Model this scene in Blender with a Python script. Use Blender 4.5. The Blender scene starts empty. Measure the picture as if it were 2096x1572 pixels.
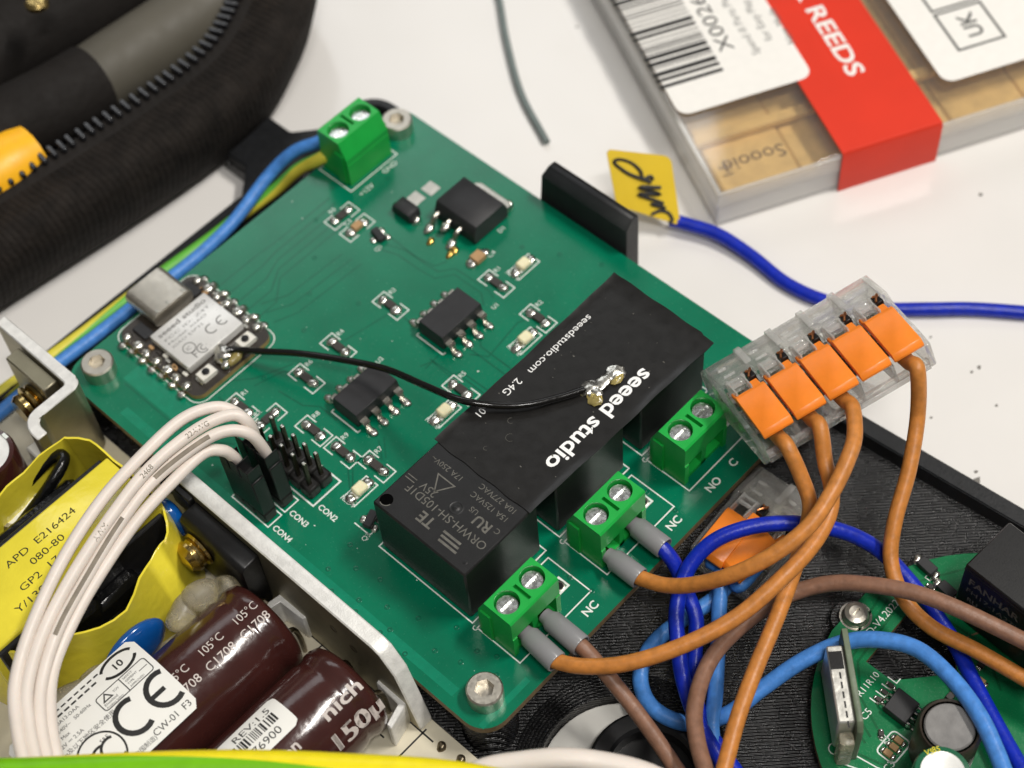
import bpy, bmesh, math, random
from mathutils import Vector as V, Matrix as M
random.seed(7)
sc = bpy.context.scene
col = sc.collection
# ------------------------------------------------------------------ camera (1 unit = 1 mm, z = 0 is the top of the green board)
EYE = V((-61.3311, -76.9852, 236.5994))
CR = V((0.678873, -0.731996, -0.057562)); CU = V((0.627838, 0.538046, 0.562429)); CD = V((0.380725, 0.417957, -0.824840))
FPX = 3587.87
cam = bpy.data.cameras.new('camera'); co = bpy.data.objects.new('camera', cam); col.objects.link(co)
co.matrix_world = M(((CR.x, CU.x, -CD.x, EYE.x), (CR.y, CU.y, -CD.y, EYE.y), (CR.z, CU.z, -CD.z, EYE.z), (0, 0, 0, 1)))
cam.sensor_fit = 'HORIZONTAL'; cam.sensor_width = 36.0; cam.lens = 36.0 * FPX / 2096.0
cam.clip_start = 5.0; cam.clip_end = 6000.0
cam.dof.use_dof = True; cam.dof.focus_distance = 261.0
cam.dof.aperture_fstop = cam.lens * 1e-3 / 3.3          # an entrance pupil 3.3 mm wide
sc.camera = co
# ------------------------------------------------------------------ light: two ceiling lamps of the room, plus an added back lamp
world = bpy.data.worlds.new('World'); sc.world = world; world.use_nodes = True
wn = world.node_tree; bg = wn.nodes['Background']; bg.inputs[1].default_value = 1.0
wt = wn.nodes.new('ShaderNodeTexCoord'); wsx = wn.nodes.new('ShaderNodeSeparateXYZ'); wr = wn.nodes.new('ShaderNodeValToRGB')
wn.links.new(wt.outputs['Generated'], wsx.inputs[0]); wn.links.new(wsx.outputs['Z'], wr.inputs[0]); wn.links.new(wr.outputs[0], bg.inputs[0])
wr.color_ramp.elements[0].position = 0.0; wr.color_ramp.elements[0].color = (.07, .066, .062, 1); wr.color_ramp.elements[1].position = .9; wr.color_ramp.elements[1].color = (.21, .204, .195, 1)   # walls, then the paler ceiling
def area(name, loc, tgt, sx, sy, power, color):
    l = bpy.data.lights.new(name, 'AREA'); l.shape = 'RECTANGLE'; l.size = sx; l.size_y = sy; l.energy = power; l.color = color
    o = bpy.data.objects.new(name, l); col.objects.link(o); o.location = loc
    o.rotation_euler = (V(tgt) - V(loc)).to_track_quat('-Z', 'Y').to_euler(); return o
area('area_lamp', (380, -260, 850), (40, 40, 0), 260, 70, 6.2e6, (1.0, 0.96, 0.90))
area('area_lamp', (-140, -330, 900), (40, 40, 0), 260, 60, 3.7e6, (1.0, 0.97, 0.93))
area('area_lamp', (520, 800, 800), (40, 60, 0), 700, 300, 1.5e6, (0.95, 0.98, 1.0))  # added back lamp, put in to give the far board its sheen
vs = sc.view_settings; vs.view_transform = 'Standard'; vs.look = 'None'; vs.exposure = 0.0; vs.gamma = 1.0; vs.use_curve_mapping = False
sc.cycles.max_bounces = 10; sc.cycles.transmission_bounces = 10; sc.cycles.transparent_max_bounces = 12
# ------------------------------------------------------------------ helpers
def P(x, y, z):
    """a point of the photograph (2096 px wide) taken back to the real height z"""
    v = CD + CR * ((x - 1048) / FPX) - CU * ((y - 786) / FPX)
    return EYE + v * ((z - EYE.z) / v.z)
def lin(c):
    return tuple((v / 255 / 12.92) if v / 255 <= .04045 else ((v / 255 + .055) / 1.055) ** 2.4 for v in c)
MATS = {}
def mat(name, c, r=.45, m=0., var=.08, vs_=.5, bump=0., bs=3., coat=0., trans=0., ior=1.45, spec=.5, rv=.08, wave=None, sub=0., aniso=None):
    a = bpy.data.materials.new(name); a.use_nodes = True; nt = a.node_tree; b = nt.nodes['Principled BSDF']
    c = lin(c)
    tc = nt.nodes.new('ShaderNodeTexCoord'); no = nt.nodes.new('ShaderNodeTexNoise'); no.inputs['Scale'].default_value = vs_; no.inputs['Detail'].default_value = 6
    nt.links.new(tc.outputs['Object'], no.inputs['Vector'])
    mx = nt.nodes.new('ShaderNodeMix'); mx.data_type = 'RGBA'
    mx.inputs[6].default_value = tuple(max(0, v * (1 - var)) for v in c) + (1,); mx.inputs[7].default_value = tuple(min(1, v * (1 + var)) for v in c) + (1,)
    rm = nt.nodes.new('ShaderNodeMapRange'); rm.inputs[1].default_value = .3; rm.inputs[2].default_value = .7
    nt.links.new(no.outputs['Fac'], rm.inputs[0]); nt.links.new(rm.outputs[0], mx.inputs[0]); nt.links.new(mx.outputs[2], b.inputs['Base Color'])
    n2 = nt.nodes.new('ShaderNodeTexNoise'); n2.inputs['Scale'].default_value = bs; n2.inputs['Detail'].default_value = 5
    nt.links.new(tc.outputs['Object'], n2.inputs['Vector'])
    r2 = nt.nodes.new('ShaderNodeMapRange'); r2.inputs[1].default_value = .25; r2.inputs[2].default_value = .75
    r2.inputs[3].default_value = max(.02, r - rv); r2.inputs[4].default_value = min(1, r + rv)
    nt.links.new(n2.outputs['Fac'], r2.inputs[0]); nt.links.new(r2.outputs[0], b.inputs['Roughness'])
    b.inputs['Metallic'].default_value = m; b.inputs['IOR'].default_value = ior; b.inputs['Specular IOR Level'].default_value = spec
    b.inputs['Coat Weight'].default_value = coat; b.inputs['Coat Roughness'].default_value = .12; b.inputs['Transmission Weight'].default_value = trans
    if sub: b.inputs['Subsurface Weight'].default_value = sub; b.inputs['Subsurface Radius'].default_value = (1, .6, .4); b.inputs['Subsurface Scale'].default_value = .6
    h = n2.outputs['Fac']
    if wave:
        w = nt.nodes.new('ShaderNodeTexWave'); w.wave_type = 'BANDS'; w.bands_direction = wave[0]; w.inputs['Scale'].default_value = wave[1]; w.inputs['Distortion'].default_value = wave[2]
        nt.links.new(tc.outputs['Object'], w.inputs['Vector']); h = w.outputs['Fac']
    if bump:
        bp_ = nt.nodes.new('ShaderNodeBump'); bp_.inputs['Strength'].default_value = 1.0; bp_.inputs['Distance'].default_value = bump
        nt.links.new(h, bp_.inputs['Height']); nt.links.new(bp_.outputs[0], b.inputs['Normal'])
        if wave and len(wave) > 3:
            ad = nt.nodes.new('ShaderNodeMath'); ad.operation = 'MULTIPLY_ADD'; ad.inputs[1].default_value = wave[3]
            nt.links.new(n2.outputs['Fac'], ad.inputs[0]); nt.links.new(h, ad.inputs[2]); nt.links.new(ad.outputs[0], bp_.inputs['Height'])
    MATS[name] = a; return a
mat('pcb', (0, 108, 78), .22, var=.13, vs_=.10, bump=.006, bs=1.8, coat=.1, spec=.5, rv=.08)
mat('pcb_trace', (1, 92, 67), .22, var=.1, coat=.1, spec=.5)
mat('pcb_pour', (10, 122, 92), .22, var=.1, coat=.1, spec=.5)
mat('fr4', (120, 100, 70), .6, var=.25, vs_=1.5)
mat('silk', (222, 228, 222), .55, var=.06, vs_=2)
mat('solder', (214, 212, 204), .27, 1., var=.15, bump=.06, bs=1.8, rv=.12)
mat('gold', (212, 176, 96), .22, 1., bump=.08, bs=2)
mat('flux', (196, 178, 110), .18, var=.2, trans=.5)
mat('tin', (186, 182, 172), .3, 1., var=.12, bump=.012, bs=4)
mat('steel', (204, 198, 186), .4, 1., var=.12, bump=.008, bs=2, rv=.1)
mat('steel_dark', (120, 110, 92), .35, 1., var=.2, bump=.02, bs=2)
mat('screw_zinc', (212, 214, 212), .26, 1., var=.25, vs_=1.5, bump=.10, bs=1.3, rv=.12)
mat('pin_metal', (74, 68, 52), .4, 1.)
mat('copper', (196, 128, 84), .3, 1., var=.2, bump=.05, bs=3)
mat('alu', (232, 231, 227), .5, .3, var=.10, vs_=.8, bump=.06, bs=4, rv=.12)
mat('alu_dull_shaded', (168, 162, 140), .5, 1., var=.16, vs_=.15, bump=.015, bs=4)  # dull metal, also the painted shade on heatsink faces
mat('void', (3, 3, 3), .9, spec=.05)
mat('relay', (27, 27, 28), .40, var=.18, vs_=.35, bump=.012, bs=6, rv=.1)
mat('relay_print', (96, 94, 88), .6, var=.25, vs_=1.2)
mat('chip', (40, 40, 42), .5, var=.12, bump=.02, bs=9)
mat('black_plastic', (17, 17, 18), .38, var=.2, bump=.01, bs=4)
mat('header', (22, 21, 20), .45, var=.2, bump=.02, bs=4)
mat('film', (24, 23, 22), .34, var=.12, vs_=.25, bump=.03, bs=.5, rv=.06)
mat('film_print', (240, 240, 238), .5, var=.03)
mat('coax', (14, 13, 12), .2, var=.2, coat=.3)
mat('terminal', (26, 164, 66), .34, var=.07, vs_=.4, bump=.01, bs=3, rv=.05, sub=.05)
mat('resistor', (58, 54, 50), .4, var=.2)
mat('ceramic', (176, 140, 98), .45, var=.15)
mat('white_ceramic', (225, 222, 212), .4)
mat('led', (232, 226, 188), .3, var=.05, sub=.2)
mat('led_base', (236, 236, 228), .4)
mat('shield', (226, 225, 222), .33, .35, var=.03, bump=.005)
mat('shield_print', (128, 126, 124), .6, var=.1)
mat('module_pcb', (46, 40, 34), .35, var=.2, coat=.3)
mat('module_edge', (150, 124, 78), .5, var=.2)
mat('table', (224, 221, 217), .17, var=.03, vs_=.03, spec=.55, bump=.006, bs=.12, rv=.08)
mat('speck', (120, 116, 110), .6)
mat('tray', (17, 17, 18), .30, var=.3, vs_=.3, bump=.16, bs=1.1, wave=('DIAGONAL', .85, 1.5, .9), spec=.7, rv=.12)
mat('tray_rim', (26, 27, 29), .42, var=.2, bump=.08, bs=2, wave=('Z', 1.6, .3, .3))
mat('wire_orange', (190, 122, 56), .42, var=.17, vs_=.8, bump=.05, bs=2, sub=.05)
mat('wire_brown', (132, 96, 76), .45, var=.17, vs_=.8, bump=.05, bs=2)
mat('wire_navy', (14, 40, 168), .34, var=.17, vs_=.8, bump=.05, bs=2)
mat('wire_blue', (72, 132, 206), .40, var=.17, vs_=.8, bump=.05, bs=2)
mat('wire_white', (224, 214, 205), .42, var=.04, vs_=.2, bump=.012, bs=2, sub=.1)
mat('wire_print', (128, 118, 104), .6, var=.2)
mat('wire_yellow', (238, 220, 22), .38, var=.05, sub=.08)
mat('wire_green', (112, 184, 6), .38, var=.06, sub=.08)
mat('wire_yg_yellow', (216, 204, 70), .4, var=.06)
mat('wire_yg_green', (96, 178, 62), .4, var=.06)
mat('wire_grey', (112, 122, 120), .4)
mat('ferrule', (132, 132, 134), .24, var=.03, bump=.003, bs=1, rv=.03)
mat('clear', (248, 246, 240), .08, var=.0, trans=.86, ior=1.33, rv=.03)
mat('clear_inner', (250, 248, 244), .12, trans=1., ior=1.3, rv=.04)
mat('lever', (240, 132, 38), .36, var=.04, bump=.015, bs=2, sub=.1)
mat('box_clear', (248, 246, 242), .10, trans=.82, ior=1.22, rv=.03)
mat('paper', (238, 235, 229), .5, var=.02)
mat('label_white', (230, 229, 224), .38, var=.03, vs_=.2)
mat('ink', (34, 33, 32), .55, var=.1)
mat('ink_grey', (98, 98, 96), .55, var=.1)
mat('red_band', (216, 52, 28), .38, var=.04, vs_=.1)
mat('reed', (214, 178, 112), .55, var=.14, vs_=.25, bump=.02, bs=3)
mat('reed_print', (92, 68, 44), .6)
mat('tag', (224, 190, 36), .36, var=.05, vs_=.15)
mat('psu_pcb', (208, 200, 178), .45, var=.08, vs_=.2, bump=.01)
mat('tape', (230, 214, 62), .2, var=.07, vs_=.15, bump=.13, bs=.4, coat=.3)
mat('tape_print', (60, 58, 30), .6)
mat('ferrite', (24, 24, 26), .35, var=.25, bump=.08, bs=.6, coat=.2)
mat('black_tape', (13, 13, 14), .16, var=.2, bump=.35, bs=.5)
mat('sleeve', (58, 28, 25), .19, var=.14, vs_=.15, bump=.07, bs=.45, coat=.35)
mat('sleeve_print', (196, 186, 180), .5, var=.08)
mat('cap_top', (232, 232, 228), .35, .2)
mat('blue_epoxy', (12, 78, 150), .16, var=.1, coat=.5)
mat('glue', (214, 206, 184), .25, var=.12, vs_=.25, bump=.35, bs=.4, trans=.7, ior=1.3)
mat('lead_wire', (150, 140, 122), .3, 1.)
mat('gold_screw', (188, 164, 108), .2, 1., var=.2, bump=.05, bs=1.5)
mat('fabric', (30, 26, 23), .85, var=.45, vs_=.25, bump=.2, bs=.9, wave=('X', .26, 3.5, 1.8), spec=.25)
mat('fabric_smooth', (30, 27, 25), .75, var=.3, vs_=.05, bump=.2, bs=.6, spec=.25)
mat('lining', (88, 84, 74), .6, var=.2, vs_=.03, bump=.1, bs=.3)
mat('zip', (34, 34, 37), .16, var=.2)
mat('orange_grip', (252, 184, 28), .4, var=.06)
mat('white_pad', (206, 204, 198), .4, var=.08, vs_=.1)
mat('inductor_top', (122, 120, 118), .6, var=.2, bump=.06, bs=4)
mat('cap_green', (22, 92, 62), .3, coat=.3)
mat('inductor', (52, 44, 36), .4, var=.2)
mat('pcb2', (12, 112, 66), .24, var=.12, vs_=.15, coat=.5, bump=.006)
mat('module_green', (96, 108, 86), .5, var=.2)
mat('can', (222, 220, 212), .34, .7, var=.12, vs_=.3, bump=.06, bs=.8)
mat('pcb2_trace', (6, 92, 52), .24, coat=.5)
def clear_mat(name, haze, tint, rough, bump=.0, glass=0.):
    a = bpy.data.materials.new(name); a.use_nodes = True; nt = a.node_tree; nt.nodes.remove(nt.nodes['Principled BSDF']); N = nt.nodes.new; L = nt.links.new
    t = N('ShaderNodeBsdfTransparent'); t.inputs[0].default_value = tint + (1,); g = N('ShaderNodeBsdfGlossy'); g.inputs['Roughness'].default_value = rough; g.inputs[0].default_value = (1, 1, 1, 1)
    d = N('ShaderNodeBsdfDiffuse'); d.inputs[0].default_value = (.86, .85, .83, 1); lw = N('ShaderNodeLayerWeight'); lw.inputs[0].default_value = .5; pw = N('ShaderNodeMath'); pw.operation = 'POWER'; pw.inputs[1].default_value = 3.5; fr = N('ShaderNodeMath'); fr.operation = 'MULTIPLY_ADD'; fr.inputs[1].default_value = .75; fr.inputs[2].default_value = .06; L(lw.outputs['Facing'], pw.inputs[0]); L(pw.outputs[0], fr.inputs[0])
    tc = N('ShaderNodeTexCoord'); no = N('ShaderNodeTexNoise'); no.inputs['Scale'].default_value = .7; bp_ = N('ShaderNodeBump'); bp_.inputs['Distance'].default_value = bump; L(tc.outputs['Object'], no.inputs['Vector']); L(no.outputs['Fac'], bp_.inputs['Height'])
    L(bp_.outputs[0], g.inputs['Normal']); L(bp_.outputs[0], lw.inputs['Normal'])
    m1 = N('ShaderNodeMixShader'); L(fr.outputs[0], m1.inputs[0]); L(t.outputs[0], m1.inputs[1]); L(g.outputs[0], m1.inputs[2])
    gl = N('ShaderNodeBsdfGlass'); gl.inputs['IOR'].default_value = 1.46; gl.inputs['Roughness'].default_value = .03; gl.inputs[0].default_value = (.99, .99, .98, 1); m3 = N('ShaderNodeMixShader'); m3.inputs[0].default_value = glass; L(m1.outputs[0], m3.inputs[1]); L(gl.outputs[0], m3.inputs[2])
    m2 = N('ShaderNodeMixShader'); m2.inputs[0].default_value = haze; L(m3.outputs[0], m2.inputs[1]); L(d.outputs[0], m2.inputs[2]); L(m2.outputs[0], nt.nodes['Material Output'].inputs['Surface']); MATS[name] = a
clear_mat('clear', .09, (.97, .97, .955), .05, .03, .5); clear_mat('clear_rib', .2, (.97, .97, .96), .04, .03, .3); clear_mat('box_clear', .03, (.985, .98, .97), .05); clear_mat('box_wall', .45, (.985, .98, .97), .06)  # box_wall: strong white paints the table's reflection into the case walls
MW = {}
class B:
    """collects faces in world millimetres (or in a thing's own frame) with a material slot for each face"""
    def __init__(s): s.v = []; s.f = []; s.mi = []; s.i = 0
    def add(s, vs_, fs, i=None):
        n = len(s.v); s.v += [tuple(v) for v in vs_]; s.f += [tuple(a + n for a in f) for f in fs]; s.mi += [s.i if i is None else i] * len(fs); return s
    def bm(s, bm_, i=None):
        bm_.verts.index_update(); s.add([v.co[:] for v in bm_.verts], [[v.index for v in f.verts] for f in bm_.faces], i); bm_.free(); return s
    def box(s, a, b, bev=0., i=None, mtx=None, seg=1):
        bm_ = bmesh.new(); bmesh.ops.create_cube(bm_, size=1)
        for v in bm_.verts: v.co = V([a[k] + (b[k] - a[k]) * (v.co[k] + .5) for k in range(3)])
        if bev: bmesh.ops.bevel(bm_, geom=bm_.edges[:], offset=bev, segments=seg, profile=.5, affect='EDGES')
        if mtx is not None: bmesh.ops.transform(bm_, matrix=mtx, verts=bm_.verts)
        return s.bm(bm_, i)
    def prism(s, poly, d0, d1, axis='z', bev=0., i=None, mtx=None):
        def f(p, d): return {'z': (p[0], p[1], d), 'y': (p[0], d, p[1]), 'x': (d, p[0], p[1])}[axis]
        n = len(poly); bm_ = bmesh.new()
        vs_ = [bm_.verts.new(f(p, d0)) for p in poly] + [bm_.verts.new(f(p, d1)) for p in poly]
        bm_.faces.new(vs_[:n][::-1]); bm_.faces.new(vs_[n:])
        for k in range(n): bm_.faces.new((vs_[k], vs_[(k + 1) % n], vs_[n + (k + 1) % n], vs_[n + k]))
        bmesh.ops.recalc_face_normals(bm_, faces=bm_.faces)
        if bev: bmesh.ops.bevel(bm_, geom=bm_.edges[:], offset=bev, segments=1, profile=.5, affect='EDGES')
        if mtx is not None: bmesh.ops.transform(bm_, matrix=mtx, verts=bm_.verts)
        return s.bm(bm_, i)
    def lathe(s, prof, n=24, mtx=None, i=None, a0=0., a1=2 * math.pi):
        full = abs(a1 - a0 - 2 * math.pi) < 1e-6; m = n if full else n + 1; vs_ = []; fs = []
        for r, z in prof:
            for k in range(m):
                t = a0 + (a1 - a0) * k / n; vs_.append(V((r * math.cos(t), r * math.sin(t), z)))
        for j in range(len(prof) - 1):
            for k in range(n):
                k2 = (k + 1) % m; fs.append((j * m + k, j * m + k2, (j + 1) * m + k2, (j + 1) * m + k))
        if mtx is not None: vs_ = [mtx @ v for v in vs_]
        return s.add(vs_, fs, i)
    def tube(s, pts, r, n=14, sub=8, caps=True, i=None, slot=None, twist=0.):
        pts = [V(p) for p in pts]; c = []
        if sub > 1 and len(pts) > 2:
            e = [pts[0] * 2 - pts[1]] + pts + [pts[-1] * 2 - pts[-2]]
            for k in range(1, len(e) - 2):
                p0, p1, p2, p3 = e[k - 1:k + 3]
                for j in range(sub):
                    t = j / sub; c.append(.5 * ((2 * p1) + (p2 - p0) * t + (2 * p0 - 5 * p1 + 4 * p2 - p3) * t * t + (3 * p1 - p0 - 3 * p2 + p3) * t ** 3))
            c.append(pts[-1])
        else: c = pts
        vs_ = []; fs = []; mi = []; nrm = None
        for k, p in enumerate(c):
            t = (c[min(k + 1, len(c) - 1)] - c[max(k - 1, 0)]).normalized()
            if nrm is None: nrm = t.orthogonal().normalized() if abs(t.z) > .95 else V((0, 0, 1)).cross(t).cross(t).normalized() * -1
            nrm = (nrm - t * nrm.dot(t)).normalized(); bi = t.cross(nrm); rr = r[k * len(r) // len(c)] if isinstance(r, (list, tuple)) else r
            for j in range(n):
                a = 2 * math.pi * (j / n + twist * k / len(c)); vs_.append(p + (nrm * math.cos(a) + bi * math.sin(a)) * rr)
        for k in range(len(c) - 1):
            for j in range(n):
                fs.append((k * n + j, k * n + (j + 1) % n, (k + 1) * n + (j + 1) % n, (k + 1) * n + j)); mi.append(slot(k / len(c), j / n) if slot else (s.i if i is None else i))
        if caps:
            fs.append(tuple(range(n))[::-1]); fs.append(tuple(range((len(c) - 1) * n, len(c) * n))); mi += [mi[0], mi[-1]]
        m0 = len(s.mi); s.add(vs_, fs, 0); s.mi[m0:] = mi; s.path = c; return s
    def line(s, pts, w, z=None, closed=False, i=None):
        """a flat printed line"""
        q = [V((p[0], p[1], p[2] if len(p) > 2 else z)) for p in pts]; n = len(q); vs_ = []; fs = []
        for k in range(n):
            a = q[(k - 1) % n] if (closed or k) else q[k]; b = q[(k + 1) % n] if (closed or k < n - 1) else q[k]
            d1 = (q[k] - a); d2 = (b - q[k]); d1 = d1.normalized() if d1.length > 1e-6 else d2.normalized(); d2 = d2.normalized() if d2.length > 1e-6 else d1
            t = d1 + d2; t = t.normalized() if t.length > 1e-6 else d1; nn = V((-t.y, t.x, 0)); sc_ = min(2.2, 1 / max(.3, nn.dot(V((-d1.y, d1.x, 0)))))
            vs_ += [q[k] + nn * w / 2 * sc_, q[k] - nn * w / 2 * sc_]
        for k in range(n if closed else n - 1):
            k2 = (k + 1) % n; fs.append((2 * k, 2 * k + 1, 2 * k2 + 1, 2 * k2))
        return s.add(vs_, fs, i)
    def disc(s, c, r, z, n=16, r0=0., i=None, mtx=None):
        return s.lathe([(r0, 0), (r, 0)] if r0 else [(1e-4, 0), (r, 0)], n, M.Translation((c[0], c[1], z)) if mtx is None else mtx, i)
    def blob(s, c, r, amp=.25, sub=2, sq=(1, 1, 1), i=None, seed=None, jag=0.):
        rnd = random.Random(seed if seed is not None else len(s.v)); bm_ = bmesh.new(); bmesh.ops.create_icosphere(bm_, subdivisions=sub, radius=1)
        k = [V((rnd.uniform(-1, 1), rnd.uniform(-1, 1), rnd.uniform(-1, 1))).normalized() for _ in range(5)]
        for v in bm_.verts:
            d = v.co.normalized(); f = 1 + amp * sum(max(0, d.dot(a)) ** 3 * (1 if j % 2 else -1) for j, a in enumerate(k)) + rnd.uniform(-jag, jag)
            v.co = V(c) + V((d.x * sq[0], d.y * sq[1], d.z * sq[2])) * r * f
        return s.bm(bm_, i)
    def text(s, t, size, org, xd, yd, align='l', bold=0, i=None, wfix=None):
        vs_, fs, w = TXT[(t, bold)]; xd = V(xd).normalized(); yd = V(yd).normalized(); sx = size if not wfix else wfix / max(w, 1e-6); off = {'l': 0, 'c': -w / 2, 'r': -w}[align]
        up = xd.cross(yd)
        return s.add([V(org) + xd * ((v[0] + off) * sx) + yd * (v[1] * size) for v in vs_], fs, i)
    def warp(s, fn, start=0):
        s.v = s.v[:start] + [tuple(fn(V(v))) for v in s.v[start:]]; return s
def mesh(name, b, mats, sharp=38):
    me = bpy.data.meshes.new(name); me.from_pydata(b.v, [], b.f)
    for m_ in (mats if isinstance(mats, (list, tuple)) else [mats]): me.materials.append(MATS[m_])
    me.polygons.foreach_set('material_index', b.mi); me.polygons.foreach_set('use_smooth', [True] * len(b.f)); me.update()
    me.set_sharp_from_angle(angle=math.radians(sharp)); return me
def place(name, me, parent=None, mtx=None):
    o = bpy.data.objects.new(name, me); col.objects.link(o); w = mtx.copy() if mtx is not None else M.Identity(4)
    if parent is not None:
        o.parent = parent; o.matrix_parent_inverse = MW[parent].inverted()
    o.matrix_basis = w; MW[o] = w; return o
def obj(name, b, mats, parent=None, mtx=None, sharp=38):
    """one mesh object; its faces are given in world millimetres unless mtx says otherwise; the origin goes to the middle of its foot"""
    if mtx is None and b.v:
        lo = [min(v[k] for v in b.v) for k in range(3)]; hi = [max(v[k] for v in b.v) for k in range(3)]
        c = V(((lo[0] + hi[0]) / 2, (lo[1] + hi[1]) / 2, lo[2])); b.v = [(v[0] - c.x, v[1] - c.y, v[2] - c.z) for v in b.v]; mtx = M.Translation(c)
    return place(name, mesh(name, b, mats, sharp), parent, mtx)
def tag(o, label, cat, group=None):
    o['label'] = label; o['category'] = cat
    if group: o['group'] = group
    return o
def thing(name, label, cat, loc=(0, 0, 0), group=None, mtx=None):
    o = place(name, None, None, mtx if mtx is not None else M.Translation(loc)); o.empty_display_size = 1; return tag(o, label, cat, group)
TXT = {}
def pretext(items):
    tmp = []
    for t, bold in items:
        cu = bpy.data.curves.new('t', 'FONT'); cu.body = t; cu.size = 1; cu.resolution_u = 3; cu.offset = .022 * bold; cu.dimensions = '2D'; cu.fill_mode = 'FRONT' if 0 else cu.fill_mode
        o = bpy.data.objects.new('t', cu); col.objects.link(o); tmp.append((t, bold, o))
    dg = bpy.context.evaluated_depsgraph_get()
    for t, bold, o in tmp:
        me = bpy.data.meshes.new_from_object(o.evaluated_get(dg)); vs_ = [v.co[:] for v in me.vertices]
        TXT[(t, bold)] = (vs_, [tuple(p.vertices) for p in me.polygons], max([v[0] for v in vs_], default=1)); bpy.data.meshes.remove(me)
    for t, bold, o in tmp:
        cu = o.data; bpy.data.objects.remove(o); bpy.data.curves.remove(cu)
L_ = ['C', 'NO', 'NC', 'CON2', 'CON3', 'CON4', 'GND', '+12V', 'RED1', 'RED2', 'RED3', 'RED4', 'Q3', 'Q1', 'U1', 'U2', 'R1', 'R2', 'R3', 'R4', 'R5', 'R6', 'R7', 'R8', 'R9', 'C1', 'C2', 'C3', 'C4', 'D1', 'c',
      'seeedstudio.com', '2.4G', '-01', 'ORWH-SH-105D1F', '25V', '15A 125VAC', '10A 277VAC', '17A 250V~', 'C    OEG', 'US', 'RU', 'TE', 'E', 'IC', 'CE', 'FC',
      'APD  E216424', '080-80', 'GP2  17', 'Y/130', '105°C', 'C1708', '105', 'C17', 'nichicon', '150µF', 'on', 'REV:1.5', '6076900', 'CW-01', 'F3', 'S&E', '10', 'US', 'A', '®', 'NM-30A12-DAA', '100V-240V~   50-60Hz', '0.9A Max', '+12V ⎓ 2.5A', '海拔2000m及以下地区安全使用', '输入:', '输出:', '型号:', '(中国制造)',
      'SAFETY', 'GEMEINT', 'TYPE', 'APPROVED', 'TÜV', 'Rheinland', 'Product Safety', 'AWM', '2468', '22AWG', 'X REEDS', 'X0026C', 'Spend ill Parts Play', 'for Easy Play', 'New Made', 'UK', 'Soooid', '1.5', 'OMP',
      'FANHAR', 'FH17-1A2TLE', '10A 250VAC', 'ᶜRUus', 'D3', 'D-V4.2022', 'R11R10', 'C5', 'C2', 'C3', 'R4', 'R15', 'C9', 'C4', 'SEEED STUDIO', 'XIAO ESP32', 'FCC ID: Z4T', 'Model: XIAO', '85', 'V5']
pretext([(t, 0) for t in set(L_)] + [(t, 1) for t in ('C', 'NO', 'NC', 'CE', 'nichicon', '150µF', 'X REEDS', 'FANHAR', 'TE', 'RU', 'OMP', 'APD  E216424', 'seeed studio', 'SEEED STUDIO', '10', 'on', 'seeedstudio.com', '2.4G', '-01')] + [('seeed studio', 2), ('nich', 2), ('nich', 1), ('150µ', 0), ('CON2', 1), ('CON3', 1), ('CON4', 1), ('+12V', 1), ('GND', 1), ('UK', 1), ('X0026C', 1)])
def arc(cx, cy, r, a0, a1, n=12):
    return [(cx + r * math.cos(math.radians(a0 + (a1 - a0) * k / n)), cy + r * math.sin(math.radians(a0 + (a1 - a0) * k / n))) for k in range(n + 1)]
def rrect(x0, y0, x1, y1, r, n=5):
    return arc(x1 - r, y1 - r, r, 0, 90, n) + arc(x0 + r, y1 - r, r, 90, 180, n) + arc(x0 + r, y0 + r, r, 180, 270, n) + arc(x1 - r, y0 + r, r, 270, 360, n)
RZ = lambda a: M.Rotation(math.radians(a), 4, 'Z')
TR = M.Translation
# ------------------------------------------------------------------ the table top
ZT = -14.0
b = B(); b.box((-260, -330, ZT - 20), (420, 420, ZT), 1.0)
o = obj('table', b, 'table'); o['kind'] = 'structure'
b = B()
for (x, y, r) in ((2008, 398, .55), (2003, 752, .5), (1988, 762, .35), (1995, 988, 1.0), (1998, 966, .4), (1905, 855, .3), (1905, 690, .3), (1310, 330, .3), (2040, 830, .35), (1180, 55, .4)):
    p = P(x, y, ZT); b.blob((p.x, p.y, ZT + .02), r, .5, 1, (1, .8, .1))
o = obj('table_speck', b, 'speck'); o['kind'] = 'stuff'; tag(o, 'tiny grey crumbs and marks lying on the white table', 'specks')
# ------------------------------------------------------------------ black printed tray under the boards
ZF = -11.0
tray = thing('printed_tray', 'black printed plastic tray carrying the circuit boards, with ribbed layer lines', 'tray', (30, 20, ZT))
out = arc(78, 108, 6, 0, 90, 6) + arc(72.6, 119.4, 5.4, 270, 180, 5) + [(67.2, 126.5), (55.2, 126.5)] + arc(49.8, 119.4, 5.4, 0, -90, 5) + [(-52, 114), (-52, -75), (90.0, -75), (84.4, 2)]
hole = arc(12.3, -11.8, 12.8, 0, 360, 40)[:-1]
bm_ = bmesh.new()
def loop(pts, z): return [bm_.verts.new((p[0], p[1], z)) for p in pts]
top = loop(out, ZF); ht = loop(hole, ZF); bot = loop(out, ZT); hb = loop(hole, ZT + .01)
ed = [bm_.edges.new((l[k], l[(k + 1) % len(l)])) for l in (top, ht) for k in range(len(l))]
bmesh.ops.triangle_fill(bm_, use_beauty=True, use_dissolve=False, edges=ed)
for f in bm_.faces:
    f.normal_update()
    if f.normal.z < 0: f.normal_flip()
for l, l2 in ((top, bot), (ht, hb)):
    for k in range(len(l)): bm_.faces.new((l[k], l2[k], l2[(k + 1) % len(l)], l[(k + 1) % len(l)]))
b = B().bm(bm_)
obj('tray_floor', b, 'tray', tray, sharp=30)
b = B(); b.prism([(81.2, 2.2), (84.4, 2.2), (90.0, -75), (86.8, -75)], ZF - .5, -7.6, bev=.35)
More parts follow.
